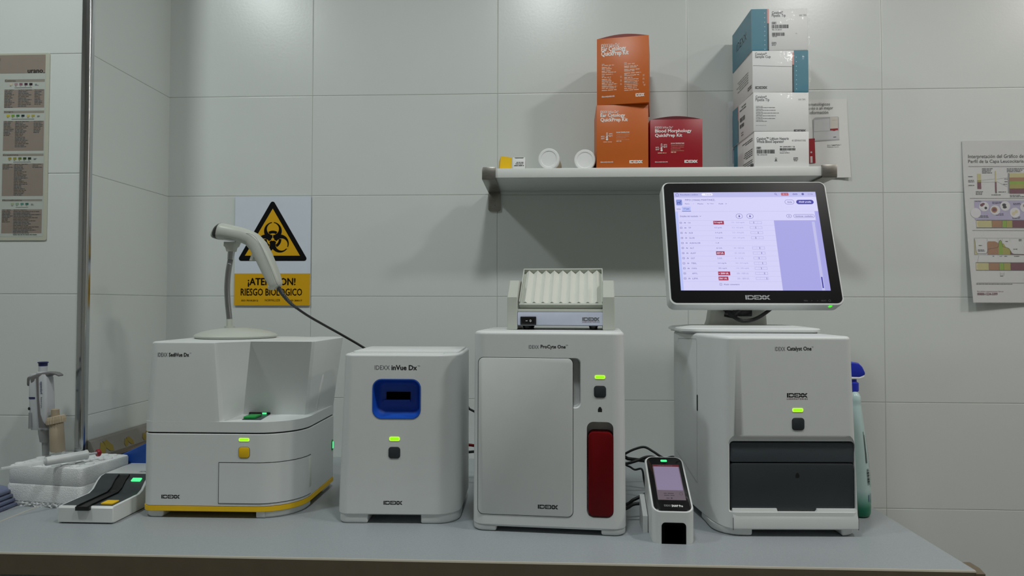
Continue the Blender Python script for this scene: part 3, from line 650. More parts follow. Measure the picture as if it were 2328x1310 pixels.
mb = MB(); T = FRONT(-.004); cz = (v0 + v1) / 2; mb.rect(T, u0 + .010, cz - .0004, u0 + .0135, cz + .0004); mb.ring(T, rr(u1 - .0115, cz - .002, u1 - .0085, cz + .002, .0014, 4), rr(u1 - .0108, cz - .0013, u1 - .0092, cz + .0013, .0007, 4)); mb.flat('switch_marks', ['white_ink'], sw)
for a, b in ((1186, 1206), (1336, 1362)):
    c = (F2.x(a, 745) + F2.x(b, 745)) / 2
    for yy in (.016, .09):
        mb = MB(); mb.lathe([(0, 0), (.006, 0), (.0085, .008), (0, .008)], (c, yy, 0), n=16); mb.build('rubber_foot', 'black', t)
for a, b in ((1153, 1176), (1370, 1397)):
    u0, u1 = F2.x(a, 700), F2.x(b, 700); zk, ztp = F2.z(a, 676), F2.z(a, 638, .035); L = []
    pr = [(0, .0005), (0, zk), (.035, ztp), (.085, ztp), (.11, zk), (.11, .0005)]
    mb = MB(); g = .0012
    for u, k in ((u0, 1), (u0 + g, 0), (u1 - g, 0), (u1, 1)):
        cy, cz = .055, ztp / 2; L.append([(u, cy + (y - cy) * (1 - k * .02), cz + (z - cz) * (1 - k * .03)) for y, z in pr])
    mb.loft(L); mb.build('side_bracket', 'stand', t, smooth=20)
# tilting tray
A = Vector((0, .012, F2.z(1270, 697, .012))); B = Vector((0, .098, F2.z(1270, 619, .098))); sl = (B - A); SL = sl.length; sl.normalize(); nn = Vector((1, 0, 0)).cross(sl)
if nn.y > 0: nn = -nn
tx0, tx1 = F2.x(1180, 692, .012), F2.x(1371, 692, .012)
TT = lambda u, v, d=0.0: A + Vector((u, 0, 0)) + sl * v + nn * d
tr_ = []
mb = MB(); mb.loft([[TT(u, v, d) for u, v in rr(tx0, 0, tx1, SL, .003, 3)] for d in (-.006, -.001)]); tray = mb.build('tray', 'stand', t, smooth=30)
mb = MB(); N = 9; wv = (tx1 - tx0 - .006) / N; zz = []
for i in range(N): zz += [(tx0 + .003 + wv * i, -.001), (tx0 + .003 + wv * (i + .5), .0065)]
zz.append((tx1 - .003, -.001)); low = [(tx1 - .003, -.0022), (tx0 + .003, -.0022)]
mb.loft([[TT(u, v, d) for u, d in zz + low] for v in (.006, SL - .003)])
mb.build('ridged_mat', 'shell_warm', tray, smooth=0)
mb = MB(); mb.loft([[TT(u, v, d) for u, v in rr(tx0, 0, tx1, .005, .0015, 2)] for d in (-.001, .004)]); mb.loft([[TT(u, v, d) for u, v in rr(tx0, SL - .003, tx1, SL, .001, 2)] for d in (-.001, .0085)])
for a in (tx0, tx1 - .0018): mb.loft([[TT(u, v, d) for u, v in ((a, .004), (a + .0018, .004), (a + .0018, SL - .002), (a, SL - .002))] for d in (-.001, .0085)])
mb.build('tray_rim', 'stand', tray, smooth=30)
mb = MB(); mid = TT(0, SL * .5, -.006)
mb.box(-.03, mid.y - .012, zt - .001, .03, mid.y + .012, mid.z - .009); mb.build('pivot_block', 'black', t, smooth=0)

# ------------------------------------------------------------------ touch monitor on its stand
yb_, yt_ = -.383, -.296
p0, p1, q0 = on_y(1523, 694, yb_), on_y(1922, 694, yb_), on_y(1690, 413.5, yt_)
O = (p0 + p1) / 2; W2 = (p1 - p0).length / 2
up_ = Vector((0, q0.y - O.y, q0.z - O.z)); MH = up_.length
ztop = CAT_TOP + .0003
base = Vector((O.x - .055, -.335, ztop))
t = thing('touch_monitor', 'black-bezel touch monitor showing test results above the right analyzer', 'monitor', base)
PL = Plane(O, (1, 0, 0), up_, base); T0 = PL.T()
mb = MB(); mb.rprism(-W2, 0, W2, MH, .014, .0, .030, .003, 0, 8, T=PL.TD()); mb.build('casing', 'shell', t, wn=True)
mb = MB(); mb.rprism(-W2 + .0035, .0045, W2 - .0035, MH - .003, .011, -.0012, .01, .0006, 0, 8, T=PL.TD()); bz = mb.build('bezel', 'bezel', t, wn=True)
sp = lambda x, y: (1480 + x / 3.358, 380 + y / 3.358)
def em(name, c): M[name] = mat(name, c, em=1.0)
em('scr_bg', (.815, .805, .955)); em('scr_bar', (.715, .715, .905)); em('scr_side', (.635, .63, .875)); em('scr_ink', (.33, .32, .62)); em('scr_soft', (.58, .57, .80)); em('scr_line', (.73, .725, .90))
em('scr_red', (.60, .09, .25)); em('scr_blue', (.20, .19, .60)); em('scr_white', (.93, .92, 1.0)); em('scr_alert', (.70, .36, .42)); em('scr_tab', (.70, .74, .95)); em('scr_icon', (.50, .56, .83))
SM = ['scr_bg', 'scr_bar', 'scr_side', 'scr_ink', 'scr_soft', 'scr_line', 'scr_red', 'scr_blue', 'scr_white', 'scr_alert', 'scr_tab', 'scr_icon']
mb = MB(); TS = PL.T(.0014)
(su0, sv1), (su1, sv0) = PL.at(*sp(172, 197)), PL.at(*sp(1370, 945))
SW, SH = su1 - su0, sv1 - sv0
# normalised screen coordinates measured on the photograph, top-left origin
def nq(x, y):
    u, v = PL.at(*sp(x, y)); return u, v
def sr(x0, y0, x1, y1, mi, d=0.0, r=None):
    (u0, v1), (u1, v0) = nq(x0, y0), nq(x1, y1)
    if r: mb.poly(TS, rr(u0, v0, u1, v1, min(r, (v1 - v0) / 2 - 1e-5), 5), mi, d)
    else: mb.rect(TS, u0, v0, u1, v1, mi, d)
def st(s, x0, y0, x1, y1, mi, bold=.0, d=.0003):
    (u0, v1), (u1, v0) = nq(x0, y0), nq(x1, y1); mb.text(TS, s, u0, v0, u1, v1, mi, bold, d)
def so(x0, y0, x1, y1, mi, d=.0002):
    (u0, v1), (u1, v0) = nq(x0, y0), nq(x1, y1); h = (v1 - v0) / 2; k = .0006
    mb.ring(TS, rr(u0, v0, u1, v1, h - 1e-5, 6), rr(u0 + k, v0 + k, u1 - k, v1 - k, h - k - 1e-5, 6), mi, d)
mb.rect(TS, su0, sv0, su1, sv1, 0)
v_bar = nq(600, 233)[1]; mb.rect(TS, su0, v_bar, su1, sv1, 1, .0001)
v_tab = nq(600, 342)[1]; mb.rect(TS, su0, v_tab, su1, v_tab + .0005, 5, .0001)
v_head = nq(600, 411)[1]; mb.rect(TS, su0 + .004, v_head, su1 - .006, v_head + .0005, 5, .0001)
uR = nq(937, 420)[0]; mb.rect(TS, uR, sv0, su1, v_head, 2, .0001); mb.rect(TS, su0, sv0, su0 + .0055, v_tab, 10, .0001)
mb.rect(TS, su1 - .0075, sv0, su1, v_tab, 2, .0001); mb.rect(TS, su1 - .016, sv0, su1 - .0105, v_head - .003, 5, .0002)
mb.rect(TS, su1 - .0145, sv0 + .005, su1 - .012, sv0 + .028, 7, .0003)
u, v = nq(198, 214); k = .0034; mb.pline(TS, [(u - k, v), (u, v + k), (u + k, v)], .0007, 3, .0003); mb.pline(TS, [(u - k * .7, v), (u - k * .7, v - k), (u + k * .7, v - k), (u + k * .7, v)], .0007, 3, .0003)
st('Resultados análisis', 222, 208, 357, 219, 3); sr(384, 203, 470, 221, 8, .0002, .003); st('Tutorial', 412, 207, 458, 217, 3)
u, v = nq(948, 208); mb.ring(TS, rr(u - .002, v - .002, u + .002, v + .002, .0019, 5), rr(u - .0013, v - .0013, u + .0013, v + .0013, .0012, 5), 3, .0002); mb.line(TS, u + .0014, v - .0014, u + .0034, v - .0034, .0007, 3, .0002)
sr(989, 199, 1049, 221, 9, .0002, .0015); st('A  +', 1003, 204, 1036, 216, 1)
st('oo', 1078, 204, 1116, 216, 3, .02); u, v = nq(1156, 209); mb.poly(TS, rr(u - .0024, v - .0024, u + .0024, v + .0024, .002, 4), 3, .0002); st('11:16', 1196, 203, 1232, 215, 3)
sr(189, 251, 238, 295, 11, .0002, .002)
u, v = nq(213, 273); s_ = .0048
mb.poly(TS, [(u + s_ * a, v + s_ * b) for a, b in ((-.9, .5), (-.6, .1), (.3, .1), (.5, .7), (.9, .75), (.9, .45), (.6, .3), (.5, -.8), (.25, -.8), (.2, -.25), (-.45, -.25), (-.6, -.8), (-.85, -.8), (-.75, -.1))], 3, .0004)
st('PIPO (10666) MARTINEZ,', 259, 248, 488, 264, 3)
for s_, a, b in (('Perro', 259, 293), ('|', 306, 307), ('--', 318, 327), ('|', 340, 341), ('Macho', 354, 398), ('|', 412, 413), ('9yr 10mo', 427, 478), ('|', 490, 491), ('Perfil', 516, 549)):
    if s_ == '|': sr(a, 278, a + 1.2, 288, 4, .0003)
    elif s_ == '--': sr(a, 282, b, 283.5, 4, .0003)
    else: st(s_, a, 278, b, 288, 3)
mb.pline(TS, [nq(566, 280), nq(571, 285), nq(576, 280)], .0006, 3, .0003)
so(1017, 252, 1093, 287, 3); st('Atrás', 1037, 264, 1075, 275, 3, .02); sr(1104, 253, 1242, 286, 7, .0002, .005); st('Añadir prueba', 1124, 262, 1222, 278, 8, .02)
st('2026', 193, 319, 225, 329, 3); sr(234, 306, 304, 341, 10, .0002); st('17 jun', 247, 316, 291, 330, 7, .02); sr(236, 339, 304, 342, 3, .0003)
st('Detalles del resultado', 221, 373, 358, 384, 3, .01); mb.pline(TS, [nq(370, 376), nq(375, 381), nq(380, 376)], .0006, 3, .0003)
for a in (644, 726):
    so(a, 360, a + 56, 395, 3); u, v = nq(a + 28, 377); mb.poly(TS, [(u, v + .003), (u - .0018, v - .001), (u - .001, v - .0024), (u + .001, v - .0024), (u + .0018, v - .001)], 3, .0003)
so(1030, 363, 1073, 390, 3); st('=', 1045, 372, 1058, 381, 3); so(1084, 363, 1248, 390, 3); st('Gestionar resultados', 1098, 371, 1234, 383, 3, .02)
rows = [('CA', '7,4 mg/dL', '7.9 - 12.0 mg/dL', 1, .33), ('TP', '6,0 g/dL', '5.2 - 8.2 g/dL', 0, .45), ('ALB', '3,4 g/dL', '2.3 - 4.0 g/dL', 0, .60), ('GLOB', '2,6 g/dL', '2.5 - 4.5 g/dL', 0, .36), ('ALB/GLOB', '1,4', '', 0, -1), ('ALT', '61 U/L', '10 - 125 U/L', 0, .58), ('ALKP', '439 U/L', '23 - 212 U/L', 1, .68), ('GGT', '2 U/L', '0 - 11 U/L', 0, .42), ('TBIL', '0,5 mg/dL', '0.0 - 0.9 mg/dL', 0, .66), ('CHOL', '282 mg/dL', '110 - 320 mg/dL', 0, .51), ('AMYL', '> 2500 U/L', '500 - 1500 U/L', 1, .72), ('LIPA', '3361 U/L', '200 - 1800 U/L', 1, .84)]
for i, (nm, val, rng, red, pos) in enumerate(rows):
    y = 429 + i * 38.55; v = nq(0, y)[1]
    u = lambda x: (lambda a: su0 + (nq(x, 429)[0] - su0))(0)
    def tx(s, xa, xb, mi, hh=.0031, bold=0.0, d=.0003):
        Vv, _ = text_mesh(s, bold); mb.text(TS, s, u(xa), v - hh / 2, u(xa) + (u(xb) - u(xa)), v + hh / 2, mi, bold, d)
    if i != 10: mb.pline(TS, [(u(251), v - .0014), (u(256), v + .0014), (u(261), v - .0014), (u(265), v + .001)], .0006, 3, .0003)
    mb.ring(TS, [(u(218), v - .0018), (u(235), v - .0018), (u(235), v + .0018), (u(218), v + .0018)], [(u(220), v - .0013), (u(233), v - .0013), (u(233), v + .0013), (u(220), v + .0013)], 3, .0003)
    mb.rect(TS, u(226), v - .0018, u(227.5), v + .0018, 3, .0003)
    tx(nm, 281, 281 + 10 * len(nm), 3)
    if red: mb.rect(TS, u(474), v - .0039, u(474) + .0063 * len(val) * .36 + .0005, v + .0039, 6, .0003); tx(val, 478, 478 + 7.4 * len(val), 8, .0036, .02, .0006)
    else: tx(val, 480, 480 + 7.2 * len(val), 3)
    if rng: tx(rng, 613, 613 + 6.3 * len(rng), 4)
    if pos >= 0:
        a, b = u(750), u(843)
        mb.ring(TS, [(a, v - .0026), (b, v - .0026), (b, v + .0026), (a, v + .0026)], [(a + .0004, v - .0022), (b - .0004, v - .0022), (b - .0004, v + .0022), (a + .0004, v + .0022)], 4, .0003)
        for q in (1 / 3, 2 / 3): mb.rect(TS, a + (b - a) * q, v - .0022, a + (b - a) * q + .0004, v + .0022, 5, .0003)
        mb.rect(TS, a + (b - a) * pos, v - .002, a + (b - a) * pos + .0009, v + .002, 3, .0004)
    mb.rect(TS, su0 + .006, v - .0064, uR, v - .0060, 5, .0002)
st('Añadir comentario', 553, 892, 675, 904, 3); u_, v_ = nq(532, 898); mb.ring(TS, rr(u_ - .0022, v_ - .0022, u_ + .0022, v_ + .0022, .0006, 2), rr(u_ - .0017, v_ - .0017, u_ + .0017, v_ + .0017, .0004, 2), 3, .0003)
mb.flat('screen', SM, t)
mb = MB(); TB = PL.T(.0016)
pts = [PL.at(1693.5, 672), PL.at(1751, 682)]; mb.logo(TB, pts[0][0], pts[1][1], pts[1][0], pts[0][1], 0); M['bezel_ink'] = mat('silver_ink', '9a9c9f', .5); mb.flat('bezel_logo', ['bezel_ink'], bz); mb = MB()
for s_, a, b in (('MENU', 1827, 1836), ('SELECT', 1866, 1878)): (u0, v1), (u1, v0) = PL.at(a, 683), PL.at(b, 686); mb.text(TB, s_, u0, v0, u1, v1, 1)
for a in (1845, 1858): u, v = PL.at(a, 684.5); mb.poly(TB, rr(u - .0006, v - .0006, u + .0006, v + .0006, .0005, 3), 1)
u, v = PL.at(1885.5, 684.5); mb.ring(TB, rr(u - .0022, v - .0022, u + .0022, v + .0022, .0021, 5), rr(u - .0017, v - .0017, u + .0017, v + .0017, .0016, 5), 1)
mb.flat('bezel_marks', ['bezel_ink', 'ink_grey'], bz)
u, v = PL.at(1890, 696.5); mb = MB(); mb.loft([[T0(a, b, d) for a, b in rr(u - .003, -.0015, u + .003, .0015, .0012, 3)] for d in (-.008, -.002)]); mb.build('power_light', 'led_pure', t)
# stand: column and flat foot plate
col = MB(); cx = .048
cb = lambda z, w_, dpt, xx=0.0: [(cx + xx + a, .030 + b, z) for a, b in rr(-w_, -dpt, w_, dpt, .012, 5)]
colx = [on_y(1607, 737, -.31).x - base.x, on_y(1738, 737, -.31).x - base.x, on_y(1612, 705, -.31).x - base.x]
def cl(z, a, b, y0, y1): return [(x, y, z) for x, y in rr(a, y0, b, y1, .012, 5)]
zt_ = PL.T(-.03)(0, MH * .55).z
col.loft([cl(.010, colx[0] - .003, colx[1], .0, .05), cl(.022, colx[0] + .0015, colx[1], .002, .05), cl(.05, colx[2] + .003, colx[1], .01, .056), cl(zt_, colx[2] + .008, colx[1] - .006, .05, .085)])
col.build('column', 'shell_warm', t, smooth=40)
mb = MB(); fx0, fx1 = on_y(1522, 744, -.30).x - base.x, on_y(1866, 750, -.42).x - base.x
ya, yb2 = -.088, .075
def foot(ins, z): return [(x, y + (x - fx0) * -.035, z) for x, y in rr(fx0 + ins, ya + ins, fx1 - ins, yb2 - ins, [.03, .016, .02, .03], 6)]
mb.loft([foot(.004, 0), foot(.004, .0028), foot(0, .0030), foot(0, .0068), foot(.002, .009), foot(.03, .0125)]); mb.build('foot_plate', 'shell', t, smooth=30)
mb = MB(); A_ = on_y(1640, 697, -.345) - base
mb.tube(smooth_path([on_y(1630, 690, -.33) - base, on_y(1650, 706, -.345) - base, on_y(1670, 722, -.36) - base, on_y(1690, 730, -.365) - base, on_y(1715, 726, -.362) - base, on_y(1740, 712, -.35) - base, on_y(1757, 697, -.335) - base, on_y(1765, 680, -.32) - base], 6), .0036, n=10); cbl = mb.build('cable', 'cable', t)
mb = MB(); mb.tube([on_y(1648, 712, -.344) - base, on_y(1668, 716, -.35) - base, on_y(1682, 702, -.348) - base], [.0075, .0085, .007], n=10); mb.build('plug', 'black', t)
mb = MB(); p = on_y(1694, 708, -.335) - base; mb.box(p.x - .013, p.y - .004, p.z - .010, p.x + .013, p.y + .02, p.z + .022, bev=.002); mb.build('adapter_block', 'black', t)

# ------------------------------------------------------------------ handheld cassette reader between the two big analyzers
b0 = on_z(1525, 1239, 0); t = thing('cassette_reader', 'small white wedge reader with black sloped touchscreen face', 'cassette reader', b0, math.radians(-1.5))
Wd = .0335; zf0, zf1, yd = on_y(1530, 1168, b0.y + .004).z, on_y(1504, 1040, b0.y + .116).z, .112
O = b0 + Vector((on_y(1531, 1168, b0.y + .004).x - b0.x, .004, zf0)); slv = Vector((0, yd, zf1 - zf0)); PS = Plane(O, (1, 0, 0), slv, b0); LS = slv.length; TP = PS.T()
def outl(ins, lift): return [TP(u, v, lift) for u, v in rr(-Wd + ins, ins, Wd - ins, LS - ins, .014 - ins, 8)]
ol = outl(0, 0); 
mb = MB(); mb.loft([[(p.x * .985, p.y, .0) for p in ol], [(p.x, p.y, .003) for p in ol], [(p.x, p.y, p.z - .004) for p in ol], outl(.0, .0005), outl(.001, .0018), outl(.0022, .002)]); body = mb.build('body', 'shell', t, wn=True)
(a0, av1), (a1, _) = Face(b0, 0).at(1505, 1190), Face(b0, 0).at(1561, 1240)
c = MB(); c.loft([[(u, y, v) for u, v in rr(a0, -.02, a1, av1, (.001, .001, .006, .006), 5)] for y in (-.03, .05)]); cut(body, c)
mb = MB(); mb.ring(FRONT(.0035), rr(a0, .0, a1, av1, (.0005, .0005, .006, .006), 5), rr(a0 + .005, .0, a1 - .004, av1 - .004, (.0005, .0005, .002, .002), 5), 0)
L0 = rr(a0 + .005, .0, a1 - .004, av1 - .004, (.0005, .0005, .002, .002), 5); mb.loft([[(u, y, v) for u, v in L0] for y in (.0035, .0495)], 0, cap0=False)
L1 = rr(a0 + .0001, .0, a1 - .0001, av1 - .0001, (.0005, .0005, .006, .006), 5); mb.loft([[(u, y, v) for u, v in L1] for y in (.0035, .0498)], 0, cap0=False)
mb.build('cassette_slot', 'void', t)
mb = MB(); mb.rprism(-Wd + .0032, .0032, Wd - .0032, LS - .0032, .0115, -.003, -.0005, .0004, T=PS.TD()); fc = mb.build('face_glass', 'gloss_black', t)
em('snap_top', (.50, .455, .56)); em('snap_low', (.37, .325, .36)); em('snap_red', (.32, .07, .10)); em('snap_ink', (.20, .17, .21))
mb = MB(); TF = PS.T(.0033); cr = lambda x, y: PS.at(1400 + x / 4.517, 970 + y / 4.517)
(u0, v1), (u1, v0) = cr(362, 425), cr(715, 772); um = (u1 - u0)
mb.rect(TF, u0, v0, u1, v1, 1); vm = cr(500, 668)[1]; mb.rect(TF, u0 + .0015, vm, u1 - .0015, v1, 0, .0001); vr = cr(400, 405)[1]; mb.rect(TF, u0, v1, u1, vr, 2, .0001); mb.text(TF, '2:06 PM 10/17/25', u0 + um * .2, v1 + .0012, u0 + um * .75, vr - .0012, 1, 0, .0002)
mb.greek(TF, u0 + .011, vm - .005, u1 - .014, 2, .0042, 3, .0002, (.8, 1), .35); mb.rect(TF, u0 + .014, v0 + .003, u0 + .019, v0 + .0045, 3, .0002); mb.poly(TF, rr(u0 + .021, v0 + .0025, u0 + .024, v0 + .0055, .001, 3), 3, .0002); mb.ring(TF, rr(u1 - .009, v0 + .011, u1 - .003, v0 + .017, .0029, 5), rr(u1 - .0085, v0 + .0115, u1 - .0035, v0 + .0165, .0024, 5), 3, .0002)
mb.flat('screen', ['snap_top', 'snap_low', 'snap_red', 'snap_ink'], fc)
mb = MB(); (u0, v0), (u1, _) = cr(493, 830), cr(692, 830); um = u1 - u0; mb.text(TF, 'IDEXX', u0, v0 - .0012, u0 + um * .34, v0 + .0028, 1); mb.text(TF, 'SNAP Pro', u0 + um * .38, v0 - .002, u0 + um * .96, v0 + .0028, 0, .03); mb.flat('face_name', ['white_ink', 'ink_pale'], fc)
mb = MB(); u, v = cr(474, 366); mb.rprism(u - .0057, v - .0024, u + .0057, v + .0024, .0022, -.0036, -.002, .0003, T=PS.TD()); mb.build('status_light', 'led_green', t)
mb = MB(); mb.loft([[(x, y, z) for y, z in ((.055, .0), (.105, .0), (.105, .050), (.102, .052), (.055, .028))] for x in (-Wd - .004, -Wd + .004)]); mb.build('side_fin', 'shell', t, smooth=20)

# ------------------------------------------------------------------ spray bottle behind the chemistry analyzer
bp = on_z(1946, 1165, 0); bp.y = min(bp.y, -.39); bp.x = .579; ks = (bp.y + CAM_D) / FPX
t = thing('spray_bottle', 'pale green trigger spray bottle half hidden behind the right analyzer', 'spray bottle', bp)
def zy(y): return CAM_H - (y - 684) * ks + .0
z_ = lambda y: max(0, (1166 - y) * ks)
pr = [(0, 0), (40, 0), (45, 3), (47, 8), (48, 22), (47.5, 60), (46, 75), (43.5, 100), (39, 140), (33, 180), (28, 210), (24, 235), (22.5, 240), (23.5, 246), (22, 256), (17, 263), (11, 267), (10, 272), (0, 272)]
M['bottle'] = mat('pale_aqua_plastic', 'b4ccca', 0.35, var=.02); M['liquid'] = mat('green_tinted_plastic', '0e7a5c', 0.35, var=.02); M['cobalt'] = mat('cobalt_plastic', '1d2fb4', .4)
mb = MB(); mb.lathe([(r * ks * .99, h * ks) for r, h in pr], n=36, sq=.62)
def mixmat():
    mt = mat('aqua_bottle_with_green_liquid', 'b4ccca', .32); nt = mt.node_tree; b = nt.nodes['Principled BSDF']
    tc = nt.nodes.new('ShaderNodeTexCoord'); sx = nt.nodes.new('ShaderNodeSeparateXYZ'); nt.links.new(tc.outputs['Object'], sx.inputs[0])
    r = nt.nodes.new('ShaderNodeValToRGB'); nt.links.new(sx.outputs['Z'], r.inputs['Fac'])
    e = r.color_ramp.elements; e[0].position = .018; e[0].color = lin('0a7052'); e[1].position = .05; e[1].color = lin('b4ccca'); r.color_ramp.elements.new(.034).color = lin('7fb0a4')
    nt.links.new(r.outputs['Color'], b.inputs['Base Color']); return mt
M['bottle_two'] = mixmat(); mb.build('body', 'bottle_two', t, smooth=40)
mb = MB(); mb.lathe([(0, 266 * ks), (10 * ks, 266 * ks), (12 * ks, 268 * ks), (12 * ks, 285 * ks), (8 * ks, 288 * ks), (7 * ks, 300 * ks), (0, 300 * ks)], n=20); mb.build('screw_collar', 'cobalt', t)
mb = MB(); L = []
for u, a, b in ((-40, 312, 322), (-30, 303, 328), (-5, 298, 332), (8, 298, 330), (16, 300, 322), (21, 303, 311)):
    L.append([(u * ks, y, z) for y, z in rr(-.010, a * ks, .010, b * ks, .003, 3)])
mb.loft(L); mb.build('trigger_head', 'cobalt', t, smooth=50)
mb = MB(); mb.loft([[(u * ks, y, z) for y, z in rr(-.0095, a * ks, .0095, b * ks, .001, 3)] for u, a, b in ((-12, 294, 300), (10, 294, 299), (20, 297.5, 303.5))]); mb.build('head_skirt', 'white_ink', t)
mb = MB(); mb.loft([[(u * ks + k, y, z * ks) for u, y in ((-38, -.006), (-34, -.006), (-34, .006), (-38, .006))] for z, k in ((250, -.004), (280, 0), (312, .002))]); mb.build('trigger', 'white_ink', t, smooth=30)
mb = MB()
def bottle_T(side):
    def T(u, v, d=0.0):  # u = angle round the bottle, v = height; print wraps the shoulder
        r = 10
        for (ra, ha), (rb, hb) in zip(pr[:-1], pr[1:]):
            if ha * ks <= v <= hb * ks and hb > ha: r = ra + (rb - ra) * (v - ha * ks) / ((hb - ha) * ks); break
        r *= ks; return (math.sin(u) * (r + .0005) * .63, -math.cos(u) * (r + .0005) * 1.0, v)
    return T
TB = bottle_T(0)
def vtext(s, a, v0, v1, w_, mi, bold=.02):
    V, Fc = text_mesh(s, bold); xs = [p[0] for p in V]; ys = [p[1] for p in V]; x0_, x1_, y0_, y1_ = min(xs), max(xs), min(ys), max(ys)
    mb.add([TB(a + w_ * (y1_ - p[1]) / (y1_ - y0_), v0 + (v1 - v0) * (p[0] - x0_) / (x1_ - x0_)) for p in V], Fc, mi)
mb.barcode(lambda u, v, d=0: TB(v, u), .060, .34, .088, .60, 2, n=18)
for a_, v0_, v1_, n_ in ((.30, .098, .165, 2), (.34, .030, .050, 1), (.55, .028, .052, 1)): mb.greek(lambda u, v, d=0: TB(a_ + .10 - v, u), v0_, .10, v1_, n_, .10, 0 if v0_ < .06 else 2)
for k in range(4): mb.greek(lambda u, v, d=0: TB(.62 + (v), u), .055, .02 + .05 * k, .075 + .01 * k, 1, .03, 1)
for k in range(26): mb.rect(lambda u, v, d=0: TB(v, u), .065 + .0032 * k, 1.02, .0665 + .0032 * k, 1.12 + .05 * random.random(), 0)
mb.flat('printed_label', ['ink_navy', 'liquid', 'ink'], t)

# ------------------------------------------------------------------ loose cables behind the analyzers
def cable(label, pts, r=.0028, mt='cable', sub=8, plugged=False):
    P = [on_y(a, b, y) for a, b, y in pts]
    # both ends drop to the worktop behind the machines
    a, b = P[0], P[-1]
    P = ([] if plugged else [Vector((a.x - .07, min(a.y + .03, -.06), r + .001)), Vector((a.x - .045, min(a.y + .02, -.07), r + .004))]) + P + [Vector((b.x + .012, b.y + .01, r + .012)), Vector((b.x + .03, b.y + .03, r + .001))]
    o = P[0].copy(); mb = MB(); mb.tube(smooth_path([p - o for p in P], sub), r, n=10)
    ob = mb.build('cable', mt, None, smooth=80, loc=o); return tag(ob, label, 'cable', 'cables behind the analyzers')
cable('black cable arching highest between red-tab analyzer and wedge reader', [(1400, 1048, -.24), (1425, 1030, -.24), (1447, 1020, -.24), (1466, 1017, -.24), (1485, 1027, -.25), (1510, 1042, -.26), (1535, 1041, -.27), (1560, 1075, -.28)], .0026)
cable('thick black cable lying level behind the top of the wedge reader', [(1400, 1036, -.27), (1428, 1043, -.27), (1450, 1046, -.28), (1475, 1050, -.29), (1498, 1062, -.30), (1515, 1085, -.31)], .0038)
cable('black cable rising to the right towards the wedge reader top', [(1400, 1060, -.30), (1427, 1054, -.30), (1450, 1047, -.30), (1468, 1040, -.30), (1485, 1040, -.30), (1500, 1050, -.29), (1530, 1080, -.28)], .0030)
cable('thin black cable drooping behind the left edge of the wedge reader', [(1400, 1056, -.33), (1428, 1060, -.33), (1443, 1068, -.335), (1459, 1067, -.34), (1464, 1090, -.345), (1470, 1120, -.35), (1480, 1150, -.35)], .0020)
cable('upper of two black cables near worktop by wedge reader fin', [(1420, 1148, -.46), (1430, 1145, -.46), (1440, 1137, -.46), (1462, 1127, -.455), (1476, 1122, -.45)], .0030, plugged=True)
cable('lower of two black cables near worktop by wedge reader fin', [(1420, 1158, -.475), (1428, 1154, -.475), (1440, 1147, -.475), (1456, 1145, -.475), (1472, 1147, -.47)], .0030, plugged=True)
cable('dark red cable glimpsed between blue-port and red-tab analyzers', [(1048, 1013, -.27), (1060, 1012, -.27), (1075, 1013, -.27), (1095, 1020, -.27)], .0030, 'red')
cable('black cable at mid height between blue-port and red-tab analyzers', [(1045, 1030, -.215), (1066, 1028, -.215), (1085, 1027, -.215), (1110, 1030, -.215)], .0030)
cable('dark cable emerging highest between blue-port and red-tab analyzers', [(1050, 920, -.22), (1067, 930, -.22), (1085, 940, -.22), (1110, 960, -.22)], .0024)
# ------------------------------------------------------------------ wall shelf
YSF = -0.182
def S(px, py, y=YSF): return on_y(px, py, y)
SZ1, SZ0 = S(1500, 380.5).z, S(1500, 402).z
sx0, sx1 = S(1122, 390).x, S(1872, 390).x
o = Vector(((sx0 + sx1) / 2, 0, SZ0)); t = thing('wall_shelf', 'white wall shelf on two brushed steel brackets', 'shelf', o)
mb = MB(); mb.box(sx0 - o.x, YSF, 0, sx1 - o.x, -.002, SZ1 - SZ0, bev=.0012); mb.build('board', 'board', t)
for a, b, m_ in ((1096, 1127, 0), (1868, 1902, 1)):
    u0, u1 = S(a, 390).x - o.x, S(b, 390).x - o.x
    z0, z1 = -.0035, SZ1 - SZ0 + .0025; k = .0022
    wz = on_y(1129, 481, 0).z - SZ0
    mb = MB()
    # hook over the front, arm under the board, tab down the wall
    side = [(YSF - .004, z0), (YSF - .004, z1), (YSF + .03, z1), (YSF + .03, z1 - k), (YSF - .001, z1 - k), (YSF - .001, z0 + k), (-.004, z0 + k), (-.004, z0 + .001), (-.004, z0)]
    mb.box(u0, YSF - .004, z0, u1, YSF - .0008, z1, bev=.0012); mb.box(u0, YSF - .002, z1 - k, u1, YSF + .004, z1, bev=.0008); mb.box(u0, YSF - .003, z0 - .001, u1, -.003, z0 + .0028, bev=.0008)
    mb.box(u0, YSF - .002, z0, u0 + .002, YSF + .004, z1, bev=.0006)
    mb.rprism(u0, wz, u1, z0 + .002, .006, -.005, -.0006, .0008)
    br = mb.build('bracket', 'steel', t)
    mb = MB(); mb.lathe([(0, 0), (.0036, 0), (.0036, .0012), (.0022, .0016), (0, .0010)], ((u0 + u1) / 2, -.005, on_y(1129, 470, 0).z - SZ0), (0, -1, 0), n=16); mb.build('screw', 'dark_metal', br)
ZS = SZ1 + .0002

